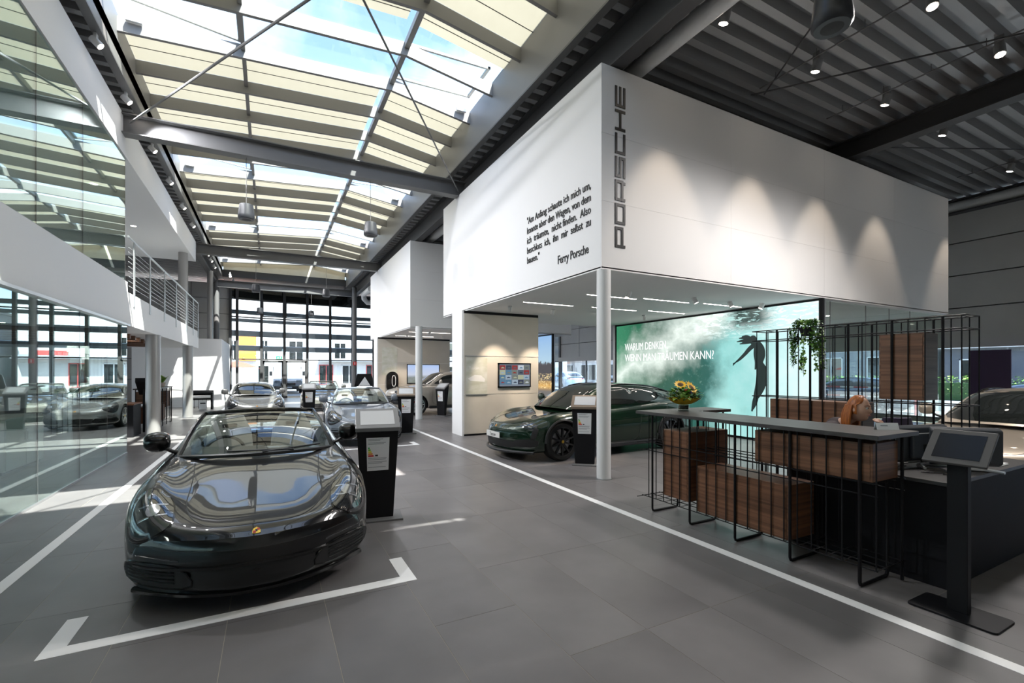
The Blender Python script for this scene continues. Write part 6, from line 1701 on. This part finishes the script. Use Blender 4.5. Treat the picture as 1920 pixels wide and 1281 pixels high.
g = G(); limb(g, [(0,.02,.92),(0,.03,1.15),(0,.02,1.38)], [.19,.178,.185]); limb(g, [(-.13,.02,1.42),(.13,.02,1.42)], [.085,.085])
remeshed('vest', g, M['vest_green'], mn, .014, 3)
for s in (-1,1):
    g = G(); limb(g, [(s*.17,.03,1.41),(s*.225,.04,1.33),(s*.24,.055,1.22)], [.092,.082,.07]); remeshed('sleeve', g, M['shirt_red'], mn, .014, 2)
g = G()
for s, st_ in ((-1,.22),(1,-.22)): limb(g, [(s*.10,.02,.95),(s*.10,-st_*.8,.52),(s*.10,-st_*1.1+.08,.12)], [.118,.092,.07])
remeshed('trousers', g, M['trousers'], mn, .016, 3)
Hm, Fm = Vector((0,-.03,1.70)), Vector(f2).normalized(); Lm = Vector((0,0,1)).cross(Fm); rows = []
for i in range(9):
    ph = PI*.5*i/8
    rows.append([Hm + Fm*(-.104*math.sin(ph)*math.cos(t_)*(1 if math.cos(t_) > 0 else .75)) + Lm*.084*math.sin(ph)*math.sin(t_) + Vector((0,0,.13*math.cos(ph)+.003)) for t_ in [-PI*.72+1.44*PI*k/20 for k in range(21)]])
obj('hair', G().grid(rows), M['hair_blond'], mn, smooth=60)
for s in (-1,1): obj('eye', G().blob(Hm+Fm*.088+Lm*s*.031+Vector((0,0,.014)), .010, 8, 6), M['eye_dark'], mn)
# ---------------------------------------------------------------- outside
noisy(mat('paving', (.45,.44,.42), .8), (.24,.235,.23), (.33,.32,.31), .8, 6)
noisy(mat('asphalt', (.16,.16,.165), .85), (.13,.13,.135), (.19,.19,.19), 2, 6)
noisy(mat('render_white', (.75,.74,.72), .8), (.52,.51,.50), (.60,.59,.57), 1, 4)
noisy(mat('facade_grey', (.22,.235,.26), .6), (.20,.215,.24), (.25,.265,.29), 1, 4)
noisy(mat('facade_dark', (.09,.10,.12), .5), (.08,.09,.11), (.11,.12,.14), 1, 4)
mat('orange_panel', (.70,.22,.03), .6); mat('red_frame', (.50,.06,.05), .5); mat('roof_red', (.42,.12,.09), .7); mat('pale_blue', (.36,.42,.50), .6)
mat('bark', (.10,.07,.05), .9); mat('tyre_grey', (.05,.05,.05), .8); mat('brown', (.25,.16,.10), .7)
g = G().box(-160, -10.05, -120, 220, -.6, -.02).box(XR+.32, 160, -120, 220, -.6, -.02).box(-10.05, XR+.32, YF+3.0, 220, -.6, -.02).box(-10.05, XR+.32, -120, -8.3, -.6, -.02)
struct('floor_outside', g, M['paving'], label='pale sunlit paving around the building')
struct('floor_street', G().box(25.5, 34, -60, 120, -.02, -.01), M['asphalt'], label='asphalt street beyond the right windows')
def building(label, x0, x1, y0, y1, h, m, face, wins, roof=None, wm_='dark_glass', fm='white_steel', name='building'):
    o = thing(name, label, 'building', ((x0+x1)/2, (y0+y1)/2, 0)); ox, oy = (x0+x1)/2, (y0+y1)/2
    obj('wall', G().box(x0-ox,x1-ox,y0-oy,y1-oy,-.05,h), M[m], o)
    obj('roof', G().box(x0-ox-.2,x1-ox+.2,y0-oy-.2,y1-oy+.2,h,h+.25), M[roof or 'mid_steel'], o)
    for w in wins:
        a0, a1, z0, z1 = w[:4]; f_ = w[4] if len(w) > 4 else fm; t = .08
        def bx(u0,u1,w0,w1,d0,d1):
            if face == '-Y': return (u0-ox,u1-ox,y0-oy-d1,y0-oy-d0,w0,w1)
            if face == '-X': return (x0-ox-d1,x0-ox-d0,u0-oy,u1-oy,w0,w1)
            return (x1-ox+d0,x1-ox+d1,u0-oy,u1-oy,w0,w1)
        g = G().box(*bx(a0,a1,z0,z0+t,0,.06)).box(*bx(a0,a1,z1-t,z1,0,.06)).box(*bx(a0,a0+t,z0,z1,0,.06)).box(*bx(a1-t,a1,z0,z1,0,.06)).box(*bx((a0+a1)/2-.04,(a0+a1)/2+.04,z0,z1,0,.06))
        wn_ = obj('window', g, M[f_], o); obj('pane', G().box(*bx(a0+t,a1-t,z0+t,z1-t,0,.03)), M[wm_], wn_)
    return o
# beyond the far glass: apartment house with an orange bay, shop row
b = building('white house with an orange bay and red shop windows beyond the glass front', -12, 16, 60, 72, 10.5, 'render_white', '-Y',
    [(-4.6,-3.6,.1,2.4),(-1.2,.0,.1,2.4),(5.3,6.9,.1,2.5,'red_frame'),(7.9,9.6,.1,2.5),(10.8,12.2,.1,2.5,'red_frame'),(-.9,-.1,3.0,5.3),(2.0,3.6,3.0,5.3),(-3.9,-3.2,3.0,5.2),(-8,-6.5,3,5.2),(7,8.4,3.2,5.2)], 'roof_red')
obj('orange_bay', G().box(-5.0,-3.3,-6.25,-6.0,2.9,6.2), M['orange_panel'], b); obj('awning', G().hexa([(3.3,-7.0,2.9),(14,-7.0,2.9),(14,-6.0,3.2),(3.3,-6.0,3.2),(3.3,-7.0,3.0),(14,-7.0,3.0),(14,-6.0,3.3),(3.3,-6.0,3.3)]), M['facade_grey'], b)
obj('sign_band', G().box(10.2,12.6,-6.2,-6.0,2.9,3.7), M['red_frame'], b)
building('grey house with pale walls right of the white house', 17, 40, 58, 70, 7, 'facade_grey', '-Y', [(18,20,.3,2.4),(21,23,.3,2.4),(18,20,3.5,5.5),(21,23,3.5,5.5),(25,27,.3,2.4)])
building('pale low hall left behind the white house', -45, -14, 62, 75, 8, 'render_white', '-Y', [(-20,-18,1,3),(-17,-15.5,1,3),(-24,-22,1,3)])
def parasol(label, x, y, m):
    o = thing('parasol', label, 'parasol', (x, y, 0))
    obj('pole', G().tube([(0,0,0),(0,0,2.5)], .03, 8), M['alu'], o)
    obj('canopy', G().lathe([(1.6,2.05),(1.5,2.15),(.8,2.42),(0,2.6)], n=8), M[m], o); obj('base', G().lathe([(.3,0),(.3,.08),(.05,.1)], n=16), M['mid_steel'], o)
mat('parasol_red', (.60,.10,.06), .8)
parasol('red and white parasol outside the far glass front, left', -2.6, 47, 'parasol_red'); parasol('second red parasol outside the far glass front', -4.6, 50, 'parasol_red')
# delivery van
mat('van_white', (.42,.44,.47), .3, coat=1)
vn = thing('van', 'white delivery van parked right outside the far door', 'van', (1.25, 38.5, 0))
prof = [(0,.35),(.0,.95),(.12,1.12),(.95,1.30),(1.75,2.25),(2.1,2.45),(5.6,2.5),(5.7,2.3),(5.7,.35)]
g = G(); W_ = 1.0
rows = [[(W_*k*(1-.10*max(0,(z-1.2))/1.3), y, z) for k in (-1,-.9,.9,1)] for y, z in prof]
g.grid(rows)
for s in (0, 3):
    n_ = len(g.v); g.add([r[s] for r in rows], [tuple(range(len(prof)))])
g.add([rows[0][0],rows[0][3],rows[-1][3],rows[-1][0]], [(0,1,2,3)])
obj('body', g, M['van_white'], vn, bevel=.05)
obj('windscreen', G().hexa([(-.82,.98,1.345),(.82,.98,1.345),(.80,1.0,1.34),(-.80,1.0,1.34),(-.76,1.68,2.185),(.76,1.68,2.185),(.74,1.7,2.17),(-.74,1.7,2.17)]), M['van_glass'] if 'van_glass' in M else mat('van_glass',(.25,.35,.42),.05,coat=1), vn)
for s in (-1,1):
    obj('headlight', G().box(s*.72-.17,s*.72+.17,-.03,.05,.85,1.02), M['lamp_chrome'], vn, bevel=.03); obj('side_window', G().box(s*.97-.02,s*.97+.02,1.55,2.5,1.4,2.05), M['dark_glass'], vn)
    obj('mirror', G().box(s*1.15-.1,s*1.15+.1,1.15,1.25,1.35,1.7), M['black_plastic'], vn, bevel=.03)
    for y in (1.0,4.6):
        w_ = obj('wheel', G().lathe([(.2,-.11),(.33,-.11),(.35,-.06),(.35,.06),(.33,.11),(.2,.11)], (s*.9,y,.35), 24, 'X'), M['rubber'], vn, smooth=True); obj('rim', G().lathe([(.21,-.09),(.21,.09)], (s*.9,y,.35), 18, 'X'), M['rim_silver'], w_)
obj('grille', G().box(-.5,.5,-.03,.05,.62,.80), M['grille'], vn); obj('bumper', G().box(-.98,.98,-.08,.12,.32,.58), M['black_plastic'], vn, bevel=.04)
obj('number_plate', G().box(-.26,.26,-.10,-.08,.42,.53), M['plate_white'], vn)
# right street: halls, hedge, parked cars, barrier tape
b = building('long dark grey hall with a pale canopy band across the street', 46, 62, -30, 16, 6.5, 'facade_dark', '-X', [(13,15,.4,2.6),(-2,0,.4,2.6)])
obj('canopy_band', G().box(-8.8,-8.0,-23,23,3.4,4.0), M['white_steel'], b); obj('upper_panel', G().box(-8.15,-8.0,-23,23,4.0,6.4), M['pale_blue'], b)
for k in range(10): obj('panel_joint', G().box(-8.04,-8.0,-22+4.6*k,-21.92+4.6*k,.2,3.4), M['facade_grey'], b)
building('pale grey office house with tall windows across the street', 48, 62, 18, 44, 9, 'facade_grey', '-X', [(20,22,.5,3),(24,26,.5,3),(28,30,.5,3),(20,22,4,7),(24,26,4,7),(28,30,4,7),(33,35,.5,3),(33,35,4,7)])
b = building('shop hall with a red band beyond the right windows', 44, 60, 48, 90, 6, 'render_white', '-X', [(50,54,.3,2.8),(56,60,.3,2.8),(62,66,.3,2.8),(68,72,.3,2.8),(74,78,.3,2.8)])
obj('red_band', G().box(-8.2,-8.0,-20,20,3.4,4.4), M['red_frame'], b)
text('window_word', 'H  R', .5, M['red_frame'], b, (-8.25, 8, 1.8), (R(90),0,R(-90)), .02)
def hedge(label, x, y0, y1, h, seed):
    o = thing('hedge', label, 'hedge', (x, (y0+y1)/2, 0)); L = (y1-y0)
    f = lambda r, i: ((r.uniform(-.45,.45), r.uniform(-L/2,L/2), h*r.random()**.6), (r.uniform(-1,1), r.uniform(-1,1), r.uniform(-.2,1)), r.uniform(.10,.20))
    plant_cloud('foliage', o, int(L*150), f, ['leaf_light','leaf_green','leaf_light','leaf_dark'], seed)['kind'] = 'stuff'
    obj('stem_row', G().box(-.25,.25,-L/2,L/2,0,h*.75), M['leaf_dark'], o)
hedge('sunlit green hedge across the street behind the passer-by', 35.5, 2, 22, 1.35, 11)
def tree(label, x, y, h, r_, seed):
    o = thing('tree', label, 'tree', (x, y, 0))
    obj('trunk', G().tube([(0,0,0),(.05,.02,h*.35),(0,.05,h*.7)], [.14,.10,.04], 8), M['bark'], o, smooth=True)
    def f(r, i):
        while True:
            p = Vector((r.uniform(-1,1), r.uniform(-1,1), r.uniform(-1,1)))
            if p.length < 1: break
        return (p.x*r_, p.y*r_, h*.62+p.z*h*.38), (r.uniform(-1,1), r.uniform(-1,1), r.uniform(-.4,1)), r.uniform(.18,.32)
    plant_cloud('foliage', o, 900, f, ['leaf_green','leaf_light','leaf_dark'], seed)['kind'] = 'stuff'
tree('young street tree behind the parked dark estate car', 38.5, 15, 4.2, 1.3, 21); tree('street tree far along the right windows', 37, 40, 5, 1.8, 22)
tree('slim tree left of the oval-sign building', -34, 31, 5.5, 1.4, 23); tree('second slim tree behind the white fence', -31, 30, 4.6, 1.1, 24); tree('green bush beside the oval-sign building', -27, 36, 2.0, 1.4, 25)
e1 = dup(green, (22.6, 13.4, 0), R(180), 'dark navy estate car parked outside the street window', None, {'paint_green': M['paint_navy']})
s1 = dup(suv_, (24.2, 37, 0), R(168), 'pale blue parked car far outside the right windows', None, {'paint_sand': M['paint_sky']})
e2 = dup(green, (23.2, 29.5, 0), R(176), 'blue-grey parked car beyond the green car roof', None, {'paint_green': M['paint_bluegrey']})
s2 = dup(suv_, (31.5, 8.6, 0), R(180), 'dark parked car on the street behind the passer-by', None, {'paint_sand': M['paint_navy']})
for c_ in (e1, e2):
    for o in [x for x in c_.children_recursive if x.name.split('.')[0] in ('number_plate','plate_lettering','hood_inlay')]: bpy.data.objects.remove(o)
tp = thing('barrier_tape', 'red and white barrier tape strung outside the street window', 'barrier', (20.8, 11, 0))
for k in range(2):
    z = 1.05-.35*k
    for j in range(12):
        obj('tape_strip', G().box(-.004,.004,-3+.5*j,-2.5+.5*j,z-.03,z+.03), M['red_frame' if j % 2 else 'paper'], tp)
for y in (-3,3): obj('post', G().tube([(0,y,-.02),(0,y,1.15)], .03, 8), M['red_frame'], tp)
# left: white picket fence, low buildings, oval sign
fc = thing('picket_fence', 'white picket fence outside the left windows', 'fence', (-16, 15, 0))
pk = G().box(-.02,.02,-.07,.07,0,.95).mesh('picket', M['render_white'])
for k in range(90): link('picket', pk, fc, (0, -16+.3*k*1.2, 0))
for z in (.25,.75): obj('fence_rail', G().box(.02,.05,-16.3,16.4,z-.04,z+.04), M['render_white'], fc)
b = building('grey showroom building with a white oval sign left of the hall', -40, -26, 40, 56, 9, 'pale_blue', '+X', [(42,46,.3,3.0),(48,53,.3,3.0)])
obj('oval_sign', G().prism([(3.0*math.cos(2*PI*k/28)*.8, 5.9+1.25*math.sin(2*PI*k/28)) for k in range(28)], 7.0, 7.2, 'YZ'), M['white_steel'], b)
obj('oval_rim', G().tube([(7.2, 3.0*math.cos(2*PI*k/28)*.8, 5.9+1.25*math.sin(2*PI*k/28)) for k in range(28)], .10, 6, True), mat('rim_blue',(.05,.09,.35),.4), b)
obj('white_fascia', G().box(7.0,7.15,-5,5,3.2,4.4), M['white_steel'], b)
building('low grey garage block behind the white fence', -36, -30, 17, 27, 2.9, 'facade_grey', '+X', [(19,21,.8,2.2),(23,25,.8,2.2)])
building('pale low house far left behind the fence', -60, -44, -10, 14, 4, 'render_white', '+X', [(-4,-2,.8,2.6),(2,4,.8,2.6),(8,10,.8,2.6)])
